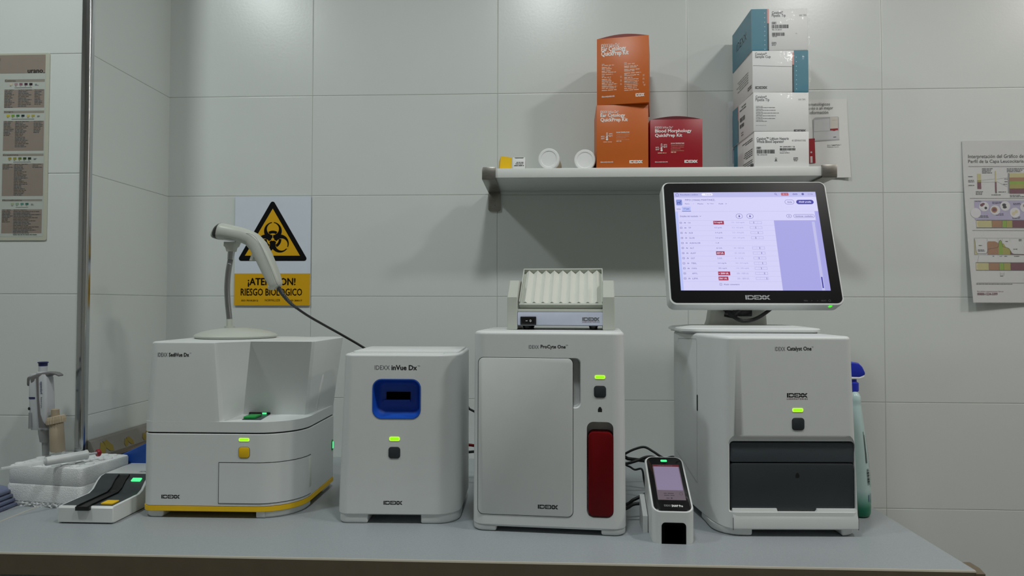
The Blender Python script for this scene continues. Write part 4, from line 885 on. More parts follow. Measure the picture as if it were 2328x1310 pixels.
# ------------------------------------------------------------------ kit boxes
M['soft_print'] = mat('soft_print', 'dcaf98', .6); M['orange'] = mat('orange_card', 'c2611f', .42, var=.015); M['crimson'] = mat('crimson_card', '98101f', .4, var=.015); M['maroon_in'] = mat('dark_orange_lid', '7c2412', .5); M['wine_in'] = mat('wine_lid', '5c0c16', .5)
def carton(name, label, group, F, w0, w1, h, depth, mats, lid=None):
    t = ftag(name, label, 'box', F, group)
    mb = MB(); mb.box(w0, 0, 0, w1, depth, h, bev=.0008); b = mb.build('carton', mats, t)
    if lid:
        mb = MB(); n = 12; P = [(w0 + .0008 + (w1 - w0 - .0016) * i / n, h - .0003 + .0075 * math.sin(i / n * PI)) for i in range(n + 1)]
        mb.loft([[(x, y, z) for x, z in P] + [(x, y, h - .0006) for x, z in P[::-1]] for y in (.001, depth - .001)]); mb.build('lid', lid, t, smooth=30)
    return t
def kit_text(mb, F, T, x, y, name2, w2, big, lx):
    pxtext(mb, F, T, 'IDEXX InVue Dx*', x, y, x + 41, y + 5.6, 0); pxtext(mb, F, T, name2, x, y + 7, x + w2, y + 16.3, 0, .03); pxtext(mb, F, T, 'QuickPrep Kit', x, y + 17, x + 62, y + 26.8, 0, .03)
def thermo(mb, F, T, x, y):
    u, v = F.at(x, y); k = .00095
    mb.poly(T, [(u + 2.6 * k * math.cos(a), v - 5 * k + 2.6 * k * math.sin(a)) for a in [i * PI / 6 for i in range(12)]]); mb.rect(T, u - 1 * k, v - 4 * k, u + 1 * k, v + 2 * k)
    mb.ring(T, rr(u - 1.6 * k, v - 3 * k, u + 1.6 * k, v + 11 * k, 1.5 * k, 4), rr(u - .9 * k, v - 2 * k, u + .9 * k, v + 10.2 * k, .8 * k, 4))
    for s_, a, b, c, d in (('10°C', -14, 0, -6, 3.5), ('50°F', -14, -5, -6, -1.5), ('30°C', 5, 6, 13, 9.5), ('86°F', 5, 1, 13, 4.5)): mb.text(T, s_, u + a * k, v + b * k, u + c * k, v + d * k, 0, .02)
    mb.line(T, u - 4 * k, v - 1 * k, u + 4.5 * k, v + 4.5 * k, .6 * k)
    mb.greek(T, u - 9 * k, v - 9.5 * k, u + 12 * k, 1, 4 * k, 1, 0, (.9, 1), .45)
    mb.text(T, 'ROOM TEMPERATURE', u + 22 * k, v + 9.6 * k, u + 53 * k, v + 12.4 * k, 0, .03)
    for i, (s_, q) in enumerate((('Température ambiante', 1), ('Temperatura ambiente', .98), ('Raumtemperatur', .74), ('Temperatura ambiente', .98))): mb.text(T, s_, u + 22 * k, v + (5 - 4.3 * i) * k, u + (22 + 31 * q) * k, v + (7.6 - 4.3 * i) * k, 1)
    mb.greek(T, u + 22 * k, v - 8.2 * k, u + 34 * k, 1, 4 * k, 1, 0, (1, 1), .6)
# lower orange
YB = -.160
def sface(pxc, y, yaw, z=ZS):
    p = on_y(pxc, 380, y); return Face((p.x, p.y, z), yaw)
F = sface(1415, YB, math.radians(-2)); h1 = F.z(1415, 238)
t = carton('kit_box', 'lower orange kit box standing directly on the shelf', 'kit boxes on the shelf', F, F.x(1356, 300), F.x(1474, 300), h1, .125, ['orange'])
mb = MB(); T = FRONT(-.0003); kit_text(mb, F, T, 1365, 251.5, 'Ear Cytology', 56, 0, 0); mb.flat('title', ['white_ink'], t); mb = MB(); thermo(mb, F, T, 1380, 312); mb.flat('storage_mark', ['white_ink', 'soft_print'], t); mb = MB()
pxlogo(mb, F, T, 1431, 364.5, 1461, 371); mb.flat('logo', ['white_ink'], t); mb = MB(); pxtext(mb, F, T, 'idexx.com/product-info', 1365, 367, 1394, 370.5, 0, .02); mb.flat('web_address', ['white_ink'], t)
# upper orange
F = sface(1416, YB - .004, math.radians(-10), ZS + h1 + .0004); h2 = F.z(1416, 84)
t = carton('kit_box', 'upper orange kit box, balanced askew on the other orange box', 'kit boxes on the shelf', F, F.x(1357, 160), F.x(1475, 160), h2, .122, ['orange'], 'maroon_in')
mb = MB(); kit_text(mb, F, T, 1367, 100.3, 'Ear Cytology', 56, 0, 0); mb.flat('title', ['white_ink'], t); mb = MB()
for x, y, x1_, ns in ((1368, 146, 1406, (3, 3, 3)), (1419, 142, 1464, (3, 3, 4)), (1368, 173, 1408, (4, 5, 5)), (1419, 169, 1456, (5, 5, 6))):
    for i, n in enumerate(ns):
        pxtext(mb, F, T, 'Contents', x, y + 8 * i - .4, x + 6, y + 8 * i + 1.3, 0, .03); pxgreek(mb, F, T, x, y + 8 * i + 1.6, x1_, n - 1, 1.7, 1, 0, (.5, .9), .45)
for x, y in ((1410, 173), (1410, 181), (1410, 189), (1461, 169), (1461, 177), (1461, 185), (1463, 191)): pxgreek(mb, F, T, x, y, x + 5, 2, 2, 1)
mb.flat('small_print', ['white_ink', 'soft_print'], t); mb = MB(); pxlogo(mb, F, T, 1445, 212.5, 1465, 218.5); mb.flat('logo', ['white_ink'], t); mb = MB(); pxtext(mb, F, T, 'idexx.com/product-info', 1368, 218, 1397, 221.5, 0, .02); mb.flat('web_address', ['white_ink'], t)
# red
F = sface(1538, YB, math.radians(-1)); h3 = F.z(1538, 271)
t = carton('kit_box', 'crimson kit box standing alone beside the orange boxes', 'kit boxes on the shelf', F, F.x(1478, 330), F.x(1597, 330), h3, .125, ['crimson'], 'wine_in')
mb = MB(); pxtext(mb, F, T, 'IDEXX InVue Dx*', 1489, 287.3, 1530, 292, 0); pxtext(mb, F, T, 'Blood Morphology', 1489, 294.2, 1572, 303, 0, .03); pxtext(mb, F, T, 'QuickPrep Kit', 1489, 304.3, 1551, 313.3, 0, .03)
mb.flat('title', ['white_ink'], t); mb = MB(); thermo(mb, F, T, 1504, 337); mb.flat('storage_mark', ['white_ink', 'soft_print'], t); mb = MB(); pxlogo(mb, F, T, 1556, 364, 1586, 370); mb.flat('logo', ['white_ink'], t); mb = MB(); pxtext(mb, F, T, 'idexx.com/product-info', 1489, 367, 1518, 370, 0, .02); mb.flat('web_address', ['white_ink'], t)

# ------------------------------------------------------------------ stack of four supply boxes
M['teal'] = mat('teal_card', '13788f', .4, var=.015); M['salmon'] = mat('salmon_card', 'd98f86', .45); M['navy_card'] = mat('midnight_card', '0d1c26', .45)
M['wrap'] = film('clear_shrink_wrap', 'f4f6f6', .10, rough=.12, bump=.35, bscale=38)
SUP = ['card', 'teal', 'salmon', 'navy_card', 'ink', 'ink_grey', 'ink_pale', 'white_ink']
YT = -.172; zc = ZS; g = 'supply boxes stacked on the shelf'
def supply(label, xl, xr, ytop, yaw, draw, wrapped, depth=.15):
    global zc
    F = sface((xl + xr) / 2, YT, math.radians(yaw), zc); h = F.z((xl + xr) / 2, ytop); w0, w1 = F.x(xl, 200), F.x(xr, 200)
    t = ftag('supply_box', label, 'box', F, g)
    mb = MB(); mb.box(w0, 0, 0, w1, depth, h, bev=.0008); mb.build('carton', 'card', t)
    mb = MB(); draw(mb, F, FRONT(-.0003), lambda u, v, d=0.0: (w0 - .0003 - d, u, v), w0, w1, h, depth); mb.flat('print', SUP, t)
    if wrapped:
        mb = MB(); mb.box(w0 - .0012, -.0012, .0006, w1 + .0012, depth, h - .0003 + .0006, bev=.002); mb.build('shrink_wrap', 'wrap', t, smooth=60)
        mb = MB(); random.seed(len(label)); L = []
        for i in range(7):
            v = h * (.12 + .11 * i); L.append([(w1 + .001, .004, v), (w1 + .001 + random.uniform(.0, .007), .002, v), (w1 + .0015 + random.uniform(.0, .006), .0025, v), (w1 + .001, .006, v)])
        mb.loft(L); mb.build('wrap_seam', 'wrap', t, smooth=0)
    zc += h + .0003
    return t
def ref(mb, F, T, x, y, s_='REF', wpx=10, hpx=5):
    (u0, v1), (u1, v0) = F.at(x, y), F.at(x + wpx, y + hpx); k = .0006
    mb.ring(T, [(u0, v0), (u1, v0), (u1, v1), (u0, v1)], [(u0 + k, v0 + k), (u1 - k, v0 + k), (u1 - k, v1 - k), (u0 + k, v1 - k)], 4); mb.text(T, s_, u0 + k * 2.5, v0 + k * 2, u1 - k * 2.5, v1 - k * 2, 4, .03)
def bar(mb, F, T, x0, y0, x1, y1, n=30):
    (u0, v1), (u1, v0) = F.at(x0, y0), F.at(x1, y1); mb.barcode(T, u0, v0, u1, v1, 4, 0, n)
def d1(mb, F, T, TL, w0, w1, h, dp):
    pxtext(mb, F, T, 'Catalyst™ Lithium Heparin', 1720, 312, 1793, 320, 5, .01); pxtext(mb, F, T, 'Whole Blood Separator', 1720, 318.5, 1782, 327, 5, .01); pxtext(mb, F, T, '40 SEPARATORS', 1800, 317.5, 1832, 321.5, 6)
    ref(mb, F, T, 1720, 334); bar(mb, F, T, 1720.5, 340.5, 1761, 349); pxtext(mb, F, T, '98-14323-00', 1721, 350.5, 1744, 353.5, 5)
    pxtext(mb, F, T, '09 / JANUARY / 26', 1773, 332.5, 1807, 335.5, 4, .03); bar(mb, F, T, 1773, 337, 1809.5, 342); pxtext(mb, F, T, '11789212', 1773, 343, 1789, 345, 6); pxtext(mb, F, T, 'Item# 1670211', 1773, 346.5, 1795, 349, 5, .02)
    (u, v) = F.at(1764, 363); k = .001; mb.ring(T, [(u - 1.8 * k, v), (u + 1.8 * k, v), (u + 1.8 * k, v + 4 * k), (u - 1.8 * k, v + 4 * k)], [(u - 1.2 * k, v + .6 * k), (u + 1.2 * k, v + .6 * k), (u + 1.2 * k, v + 3.4 * k), (u - 1.2 * k, v + 3.4 * k)], 5); mb.rect(T, u - 1.8 * k, v - 2 * k, u + 1.8 * k, v - .2 * k, 4); mb.greek(T, u - 3 * k, v - 2.4 * k, u + 3 * k, 1, 2 * k, 4, 0, (1, 1))
    ref(mb, F, T, 1804, 358, 'LOT', 10, 6); pxgreek(mb, F, T, 1805, 364.5, 1813, 1, 2.4, 4, 0, (1, 1))
    mb.rect(TL, dp - .028, 0, dp, h, 1)
    for i in range(3): mb.greek(TL, .012, h * (.88 - .30 * i), .085, 4 if i else 2, h * .055, 5, 0, (.6, 1))
    mb.logo(lambda u, v, d=0: TL(.028 - u, v), .002, .004, .024, .010, 4)
def d2(mb, F, T, TL, w0, w1, h, dp):
    pxtext(mb, F, T, 'Catalyst*', 1717.5, 217, 1743, 225, 5, .01); pxtext(mb, F, T, 'Pipette Tip', 1717.5, 223.5, 1749, 232, 5, .01); pxtext(mb, F, T, '500 TIPS', 1815, 224.5, 1831, 228, 6)
    for i in range(6): pxtext(mb, F, T, 'Catalyst tips', 1718.5, 241 + 6.2 * i, 1734, 243 + 6.2 * i, 4, .02); pxgreek(mb, F, T, 1718.5, 243.6 + 6.2 * i, 1764 + (8 if i == 2 else 0) - (20 if i == 5 else 0), 1, 2.2, 5, 0, (.95, 1))
    pxtext(mb, F, T, 'idexx.com/product-info', 1718.5, 284, 1742, 286.5, 6); pxlogo(mb, F, T, 1805, 294.5, 1832, 299, 4)
    mb.rect(TL, dp - .042, 0, dp, h, 1); mb.rect(TL, dp - .046, 0, dp - .042, h * .6, 3); mb.rect(TL, dp - .046, h * .6, dp - .042, h, 2)
    mb.barcode(lambda u, v, d=0: TL(.095 - u, v), .0, h * .50, .038, h * .62, 4, 0, 20); mb.barcode(lambda u, v, d=0: TL(.095 - u, v), .0, h * .34, .03, h * .44, 4, 0, 16); mb.greek(TL, .05, h * .92, .098, 2, h * .07, 5); mb.greek(TL, .07, h * .22, .09, 2, h * .06, 5)
def d3(mb, F, T, TL, w0, w1, h, dp):
    pxtext(mb, F, T, 'Catalyst*', 1716.5, 119.5, 1743, 127, 5, .01); pxtext(mb, F, T, 'Sample Cup', 1716.5, 126, 1752, 133.5, 5, .01); pxlogo(mb, F, T, 1717, 196.5, 1744.5, 202, 4)
    ut = F.x(1805, 160); us = F.x(1801, 160); mb.rect(T, ut, 0, w1, h, 1); vm = F.z(1803, 147); mb.rect(T, us, 0, ut, vm, 3); mb.rect(T, us, vm, ut, h - .004, 2)
    ud = F.x(1810.3, 160)
    for i in range(8): v = F.z(1810, 130 + 10.3 * i); mb.poly(T, rr(ud - .0008, v - .0008, ud + .0008, v + .0008, .0007, 3), 7, .0002)
    pxline(mb, F, T, 1712, 149.3, 1800, 151.3, 1.0, 6); 
    mb.greek(TL, .03, h * .62, .12, 5, h * .06, 6); mb.logo(lambda u, v, d=0: TL(.04 - u, v), .006, .012, .034, .02, 4)
def d4(mb, F, T, TL, w0, w1, h, dp):
    u0, u1 = F.x(1744, 60), F.x(1748, 60); mb.rect(T, w0, 0, u0, h, 1); vm = F.z(1746, 53); mb.rect(T, u0, 0, u1, vm, 3); mb.rect(T, u0, vm, u1, h, 2); ud = F.x(1738.5, 60)
    for i in range(9): v = F.z(1738, 30 + 10.3 * i); mb.poly(T, rr(ud - .0008, v - .0008, ud + .0008, v + .0008, .0007, 3), 7, .0002)
    mb.rect(TL, 0, 0, dp, h, 1); mb.text(lambda u, v, d=0: TL(.135 - u, v), 'IDEXX', .02, h * .42, .10, h * .62, 7)
    pxtext(mb, F, T, 'Catalyst*', 1754.5, 25.5, 1780, 33, 5, .01); pxtext(mb, F, T, 'Pipette Tip', 1754.5, 32, 1786, 40, 5, .01); pxtext(mb, F, T, '500 TIPS', 1817, 33, 1833, 36.5, 6)
    ref(mb, F, T, 1754.5, 50, 'REF', 10, 5); bar(mb, F, T, 1754.5, 56.5, 1793, 64); pxtext(mb, F, T, '98-12128-01', 1755, 66, 1777, 69, 5); bar(mb, F, T, 1755, 74.5, 1785, 81.5, 24); pxgreek(mb, F, T, 1756, 82, 1766, 1, 2.4, 5, 0, (1, 1)); ref(mb, F, T, 1754.5, 96, 'LOT', 10, 5); pxgreek(mb, F, T, 1754.5, 102, 1763, 1, 2.4, 5, 0, (1, 1)); pxtext(mb, F, T, '1 of 8', 1808, 75, 1812, 77, 5)
supply('bottom white supply box of the four-box stack, standing on the shelf', 1714, 1838, 299, 1, d1, False)
supply('white shrink-wrapped supply box, second from the bottom of the stack', 1712.5, 1838, 210, 1.5, d2, True)
supply('shrink-wrapped white supply box with teal stripe at its right edge', 1711, 1838, 115, .5, d3, True)
supply('topmost supply box of the stack, teal left side and white front', 1709, 1837, 20, 0, d4, True)

# ------------------------------------------------------------------ small things on the shelf
F = sface(1150, -.150, math.radians(8)); t = ftag('small_carton', 'small yellow carton at the left end of the shelf', 'box', F)
mb = MB(); hh = F.z(1150, 356); w0, w1 = F.x(1136, 370), F.x(1163, 370); mb.loft([[(w0 + a, b, c) for a, b, c in ((0, 0, 0), (w1 - w0 - .001, 0, 0), (w1 - w0 + .001, 0, hh - .002), (.003, 0, hh + .001))], [(w0 + a, b, c) for a, b, c in ((0, .06, 0), (w1 - w0 - .001, .06, 0), (w1 - w0 + .001, .06, hh - .002), (.003, .06, hh + .001))]])
mb.build('carton', 'yellow', t, smooth=0)
F = sface(1180, -.152, 0); t = ftag('small_carton', 'small white carton with black print beside the yellow one', 'box', F)
w0, w1, hh = F.x(1166, 370), F.x(1194, 370), F.z(1180, 358)
mb = MB(); mb.box(w0, 0, 0, w1, .06, hh, bev=.0006); mb.build('carton', 'card', t)
mb = MB(); T = FRONT(-.0003); mb.poly(T, [(w0 + .003, hh - .0005), (w1 - .003, hh - .0005), (w1 - .005, hh - .002), (w0 + .006, hh - .002)], 0); pxtext(mb, F, T, 'VetScan', 1174, 369, 1189, 371, 0) if False else pxgreek(mb, F, T, 1174, 368, 1190, 1, 2.6, 0, 0, (1, 1)); pxtext(mb, F, T, '500-0L07', 1172, 371.5, 1190, 374, 0, .03); pxgreek(mb, F, T, 1169, 375.5, 1191, 1, 2.8, 0, 0, (1, 1), .6); mb.flat('printed_text', ['ink'], t)
M['kraft_label'] = mat('tan_printed_label', 'b9a88c', .5)
for (cx, cy, y, lb) in ((1247.5, 358, -.166, 'white capped tube lying on its side, left one, tan label'), (1329.5, 357.5, -.150, 'white capped tube lying on its side against the orange box')):
    p = on_y(cx, cy, y); R = 24.3 * (y + CAM_D) / FPX; p.z = ZS + R
    tilt = Vector((.10, 1, 0)).normalized()
    t = thing('capped_tube', lb, 'tube', p, 0, 'white capped tubes on the shelf')
    mb = MB(); mb.lathe([(0, .0012), (R * .70, .0012), (R * .72, .0006), (R * .76, 0), (R * .94, 0), (R, .0015), (R, .014), (R * .96, .0145), (0, .0145)], ax=tilt, n=40); mb.build('cap', 'card', t, smooth=30)
    mb = MB(); mb.lathe([(0, .0146), (R * .93, .0146), (R * .93, .10), (R * .86, .105), (0, .105)], ax=tilt, n=36); b = mb.build('tube_body', 'card', t, smooth=40)
    mb = MB(); mb.lathe([(R * .935, .022), (R * .942, .022), (R * .942, .09), (R * .935, .09)], ax=tilt, n=36); mb.build('label_band', 'kraft_label' if cx < 1300 else 'ink_pale', b, smooth=40)
# clear sleeve with blue-grey cards leaning behind the stack
M['sleeve'] = film('clear_plastic_sleeve', 'e8eef2', .22, rough=.15, bump=.3, bscale=20); M['slate_card'] = mat('slate_blue_card', '7d8598', .6)
p = on_y(1690, 380, -.016); p.z = ZS
t = thing('plastic_sleeve', 'clear plastic sleeve upright behind the left edge of the box stack', 'plastic sleeve', p)
F = Face(p, 0); w0, w1, hh = F.x(1654, 300), F.x(1745, 300), F.z(1660, 231)
mb = MB(); mb.loft([[(x, y, z) for x, y in rr(w0, -.003, w1, .003, .0025, 3)] for z in (0, hh)]); mb.build('sleeve', 'sleeve', t)
M['blue_card'] = mat('teal_blue_card', '2f7f9f', .55)
for i, (a, b) in enumerate(((265, 298), (302, 335), (339, 372))):
    mb = MB(); mb.box(F.x(1665, 300), -.0008, F.z(1665, b), w1 - .004, .0006, F.z(1665, a)); mb.build('insert_card', 'slate_card', t, smooth=0)

# ------------------------------------------------------------------ wall sheets
def sheet_plane(pxc, pyc, y): 
    b = on_y(pxc, pyc, y); return Plane(b, (1, 0, 0), (0, 0, 1), b)
# biohazard sign
b = on_y(620, 572, -.0045); PLB = Plane(b, (1, 0, 0), (0, 0, 1), b)
t = thing('biohazard_sign', 'white and yellow biohazard warning sign on the tiled wall', 'sign', b)
(w0, h1), (w1, h0) = PLB.at(535, 447), PLB.at(704.5, 695)
TB = PLB.T(); mb = MB(); mb.loft([[TB(u, v, d) for u, v in rr(w0, h0, w1, h1, .001, 2)] for d in (-.0035, .0)])
M['sign_white'] = mat('sign_white', 'd3dbe6', .4, var=.01); M['sign_yellow'] = mat('sign_yellow', 'd7a400', .42, var=.01); M['sign_black'] = mat('sign_black', '060607', .7, spec=.15)
mb.build('panel', 'sign_white', t, smooth=0)
mb = MB(); T = PLB.T(.0003); vy = PLB.z(620, 622); mb.rect(T, w0, h0, w1, vy, 0)
def rtri(pts, r, n=5):
    out = []
    for i in range(3):
        a, b, c = Vector(pts[i - 1]), Vector(pts[i]), Vector(pts[(i + 1) % 3]); u, v = (a - b).normalized(), (c - b).normalized(); ang = u.angle(v); ctr = b + (u + v).normalized() * (r / math.sin(ang / 2)); s0 = b + u * (r / math.tan(ang / 2)) - ctr; s1 = b + v * (r / math.tan(ang / 2)) - ctr
        a0 = math.atan2(s0.y, s0.x); a1 = math.atan2(s1.y, s1.x)
        while a1 < a0: a1 += 2 * PI
        if a1 - a0 > PI: a1 -= 2 * PI
        out += [(ctr.x + r * math.cos(a0 + (a1 - a0) * k / n), ctr.y + r * math.sin(a0 + (a1 - a0) * k / n)) for k in range(n + 1)]
    return out
A_, B_, C_ = PLB.at(620, 453), PLB.at(539, 593.5), PLB.at(701, 593.5); sc = (w1 - w0) / 170
A2, B2, C2 = PLB.at(620.3, 474.5), PLB.at(557, 581.5), PLB.at(682, 581.5)
mb.poly(T, rtri([A_, B_, C_], .0062), 1); mb.poly(T, [A2, B2, C2], 0, .0003)
# trefoil: black horned rings with yellow gaps, built from offset discs
cx, cz = PLB.at(620.5, 544.5); K_ = 1.0 * sc
def disc(u, v, r, mi, d, n=40): mb.poly(T, [(u + r * math.cos(2 * PI * i / n), v + r * math.sin(2 * PI * i / n)) for i in range(n)], mi, d)
angs = [PI / 2, PI / 2 + 2 * PI / 3, PI / 2 + 4 * PI / 3]
for i, a in enumerate(angs): disc(cx + math.cos(a) * 18.4 * K_, cz + math.sin(a) * 18.4 * K_, 20 * K_, 1, .0005 + .00004 * i)
for i, a in enumerate(angs): disc(cx + math.cos(a) * 22.9 * K_, cz + math.sin(a) * 22.9 * K_, 13.4 * K_, 0, .0007 + .00004 * i)
for a in angs: mb.line(T, cx + math.cos(a) * 33 * K_, cz + math.sin(a) * 33 * K_, cx + math.cos(a) * 39.5 * K_, cz + math.sin(a) * 39.5 * K_, 4.2 * K_, 0, .00085)
arc = lambda r0, r1, a0, a1, mi, d: mb.add([T(cx + r * math.cos(a0 + (a1 - a0) * i / 14), cz + r * math.sin(a0 + (a1 - a0) * i / 14), d) for r in (r0, r1) for i in range(15)], [(i, i + 1, 16 + i, 15 + i) for i in range(14)], mi)
for a in angs:
    arc(13.4 * K_, 19.4 * K_, a - .56, a + .56, 1, .0009)
    mb.line(T, cx, cz, cx + math.cos(a) * 10 * K_, cz + math.sin(a) * 10 * K_, 1.5 * K_, 0, .0009)
disc(cx, cz, 3.3 * K_, 0, .001)
mb.flat('pictogram', ['sign_yellow', 'sign_black'], t)
mb = MB(); T = PLB.T(.0006)
def ptxt(P_, s, x0, y0, x1, y1, mi=0, bold=.0):
    (u0, v1), (u1, v0) = P_.at(x0, y0), P_.at(x1, y1); mb.text(T, s, u0, v0, u1, v1, mi, bold)
ptxt(PLB, '¡ATENCION!', 563.5, 632, 672, 653, 0, .03); ptxt(PLB, 'RIESGO BIOLOGICO', 547.5, 656, 687, 672.5, 0, .02)
ptxt(PLB, 'ISO 7010:2012', 549, 681.5, 587, 685.5, 0, .02); ptxt(PLB, 'NORMALUZ®', 602.5, 680, 637, 685.5, 0); ptxt(PLB, 'RD 30017', 658, 681.5, 687, 685.5, 0, .02)
mb.flat('lettering', ['sign_black'], t)

# test-strip colour poster on the left wall panel
b = on_y(40, 330, YP - .002); PU = Plane(b, (1, 0, .0), (0, 0, 1), b)
t = thing('colour_chart_poster', 'beige test-strip colour chart poster with rows of swatches', 'poster', b)
M['poster_cream'] = mat('cream_poster', 'b9bbab', .55, var=.01); M['taupe'] = mat('taupe_print', '8d8177', .6, var=.02); M['taupe2'] = mat('grey_taupe_print', '8f8a80', .6); M['poster_pale'] = mat('pale_poster', 'b4bab3', .55)
(w1, h1), (_, h0) = PU.at(113.5, 120), PU.at(104, 546.5); w0 = w1 - .36
T0_ = PU.T(); mb = MB(); mb.loft([[T0_(u, v, d) for u, v in rr(w0, h0, w1, h1, .004, 3)] for d in (-.0015, .0)]); mb.build('sheet', 'poster_cream', t, smooth=0)
mb = MB(); T = PU.T(.0003); SW_ = {}
cols = ['c9bda6', 'a3838a', '845668', '3d1730', '230b18', 'bfb21e', '749a28', '2f6a37', '14262c', 'b9ae62', 'a39c45', '9f8a2b', '8d8c30', '62701f', '34451f', '1f2e1b', '9fae8c', '82a283', '4f8878', '356a5c']
MU = ['taupe', 'taupe2', 'poster_pale', 'ink', 'ink_grey']
for c_ in cols: M['sw_' + c_] = mat('swatch_' + c_, c_, .5); MU.append('sw_' + c_)
def pr_(x0, y0, x1, y1, mi, d=0.0):
    (u0, v1), (u1, v0) = PU.at(x0, y0), PU.at(x1, y1); mb.rect(T, u0, v0, u1, v1, mi, d)
def pg_(x0, y0, x1, n, lh, mi=4, fill=(.5, 1)):
    (u0, v1), (u1, v0) = PU.at(x0, y0), PU.at(x1, y0 + lh); mb.greek(T, u0, v1, u1, n, v1 - v0, mi, .0004, fill, .38)
lft = -.30
u0, v1 = PU.at(-150, 128); u1, v0 = PU.at(103, 166); mb.rect(T, w0 + .01, v0, u1, v1, 0); ptxt(PU, 'urano', 63, 158.5, 98, 166, 3, .035); pr_(98.5, 165, 102, 166, 3, .0003)
ptxt(PU, 'análisis', -28, 131, 1.5, 138, 4)
mb.rect(T, w0 + .004, PU.z(50, 545) + .006, w1 - .008, PU.z(50, 167), 2, -.0001)
secs = [('Cetonas', 181, 186, 189, 194, (22, 33.5, 44.5, 56, 67), 0, 5, 204, 244.5, 11, 102), ('Sangre', 252.5, 257, 261, 265.5, (15.5, 26.5, 37.5, 49, 61, 72), 5, 6, 275.5, 342.5, 16, 100.5), ('Creatinina', 350, 354.5, 358, 363, (19, 30.5, 42, 53, 64), 11, 5, 372.5, 445.5, 17, 99), ('Microalbumina', 453.5, 457.5, 461.5, 466, (25, 36, 47, 58), 16, 4, 476.5, 530.5, 16, 96)]
for (nm, a, b2, c_, d2_, xs, ci, n, e, f, ln, xr) in secs:
    x_l = {181: 11, 252.5: 9, 350: 6.5, 453.5: 5}[a]
    for dx in (0, -97): pr_(x_l + dx, a, xr + dx - (0 if dx == 0 else 6), b2, 1)
    ptxt(PU, nm, x_l + 1, a + .2, x_l + 1 + 3.4 * len(nm), b2 - .2, 4)
    for i, x in enumerate(xs): pr_(x, c_, x + 7, d2_, 5 + ci + i, .0002); pg_(x + 1, d2_ + .8, x + 6, 1, 1.8, 4)
    pg_(xs[-1] + 13, c_ + 1.5, xs[-1] + 21, 2, 2, 4); pr_(xs[1], d2_ + 5.3, xs[-1] + 6, d2_ + 5.7, 4, .0002)
    for dx in (0, -97): pr_(x_l - 1 + dx, e, xr - 1.5 + dx - (0 if dx == 0 else 6), f, 0)
    lh = 3.25; k = [x_l + .5, x_l + 31 if nm == 'Cetonas' else x_l + 26, x_l + 68]
    ptxt(PU, 'Valor negativo', k[0], e, k[0] + 20, e + 2.2, 3, .03); ptxt(PU, 'Significado diagnóstico', k[1], e, k[1] + 31, e + 2.2, 3, .03)
    nl = {'Cetonas': (11, 10, 9), 'Sangre': (9, 16, 7), 'Creatinina': (3, 20, 2), 'Microalbumina': (8, 16, 0)}[nm]
    pg_(k[0], e + 2.6, k[0] + 24, nl[0], lh); pg_(k[1], e + 2.6, (k[1] + 31) if nl[2] else (k[1] + 62), nl[1], lh, 4, (.55, 1))
    if nl[2]: ptxt(PU, 'Falsos positivos', k[2], e, k[2] + 20, e + 2.2, 3, .03); pg_(k[2], e + 2.6, k[2] + 22, nl[2], lh)
    for i in range(int((f - e - 8) / 9)): pg_(-40, e + 6 + 9 * i, -6, 2, lh)
mb.flat('print', MU, t)

# analyzer leaflet right of the box stack
b = on_y(1850, 320, -.003); PF = Plane(b, (1, 0, .006), (-.030, 0, 1), b)
t = thing('leaflet', 'white leaflet picturing an analyzer, taped behind the box stack', 'leaflet', b)
(w1, h1), (_, h0) = PF.at(1925, 225), PF.at(1925, 404); w0 = PF.x(1745, 300)
mb = MB(); T_ = PF.T(); n = 10; L = []
for i in range(n + 1):
    v = h0 + (h1 - h0) * i / n; k = .006 * (1 - i / n) ** 2
    L.append([T_(w0, v, -.001), T_((w0 + w1) / 2, v, -.001), T_(w1 - .02, v, k * .4), T_(w1, v, k), T_(w1, v, k - .0008), T_(w1 - .02, v, k * .4 - .0008), T_((w0 + w1) / 2, v, -.0018), T_(w0, v, -.0018)])
mb.loft(L); mb.build('sheet', 'paper', t, smooth=60)
mb = MB(); T = PF.T(.0008); P = PF
M['print_grey'] = mat('pale_grey_print', 'c2c4c5', .6); M['print_grey2'] = mat('mid_grey_print', 'a9abac', .6); M['print_beige'] = mat('beige_print', 'c9c4bb', .6)
ptxt(P, 'hematológicos', 1833, 234, 1887, 242, 1); ptxt(P, 'junto a un mejor', 1835, 243, 1894, 251, 1); ptxt(P, 'información', 1840, 252, 1883, 259, 1)
cf = lambda x, y: P.at(1820 + x / 6.238, 210 + y / 6.238)
def pq(pts, mi, d=0.0): mb.poly(T, [cf(*p) for p in pts][::-1], mi, d)
pq([(175, 385), (205, 358), (530, 345), (540, 360), (545, 545), (550, 680), (200, 695), (183, 680), (180, 560)], 3); pq([(190, 395), (410, 372), (412, 545), (188, 558)], 2, .0002); pq([(415, 352), (528, 350), (528, 515), (415, 520)], 4, .0002); pq([(185, 565), (545, 545), (548, 665), (190, 680)], 2, .0002)
pq([(418, 518), (528, 512), (528, 535), (495, 537), (490, 547), (460, 548), (455, 540), (418, 542)], 5, .0004); pq([(445, 396), (510, 393), (510, 397), (445, 400)], 3, .0004); pq([(462, 634), (502, 631), (502, 640), (462, 642)], 0, .0004)
pq([(110, 660), (198, 655), (210, 1003), (110, 1010)], 5, .0002); pq([(135, 910), (166, 908), (168, 1000), (137, 1003)], 2, .0004); u, v = cf(149, 852); mb.poly(T, rr(u - .0022, v - .0022, u + .0022, v + .0022, .0021, 4), 2, .0004)
def lt(s, x0, y0, x1, y1, mi, bold=0): (u0, v1), (u1, v0) = cf(x0, y0), cf(x1, y1); mb.text(T, s, u0, v0, u1, v1, mi, bold)
lt('IDEXX', 376, 746, 430, 760, 1); lt('LaserCyte Dx', 440, 740, 602, 760, 0, .03); lt('Analizador hematológico', 376, 768, 602, 786, 1)
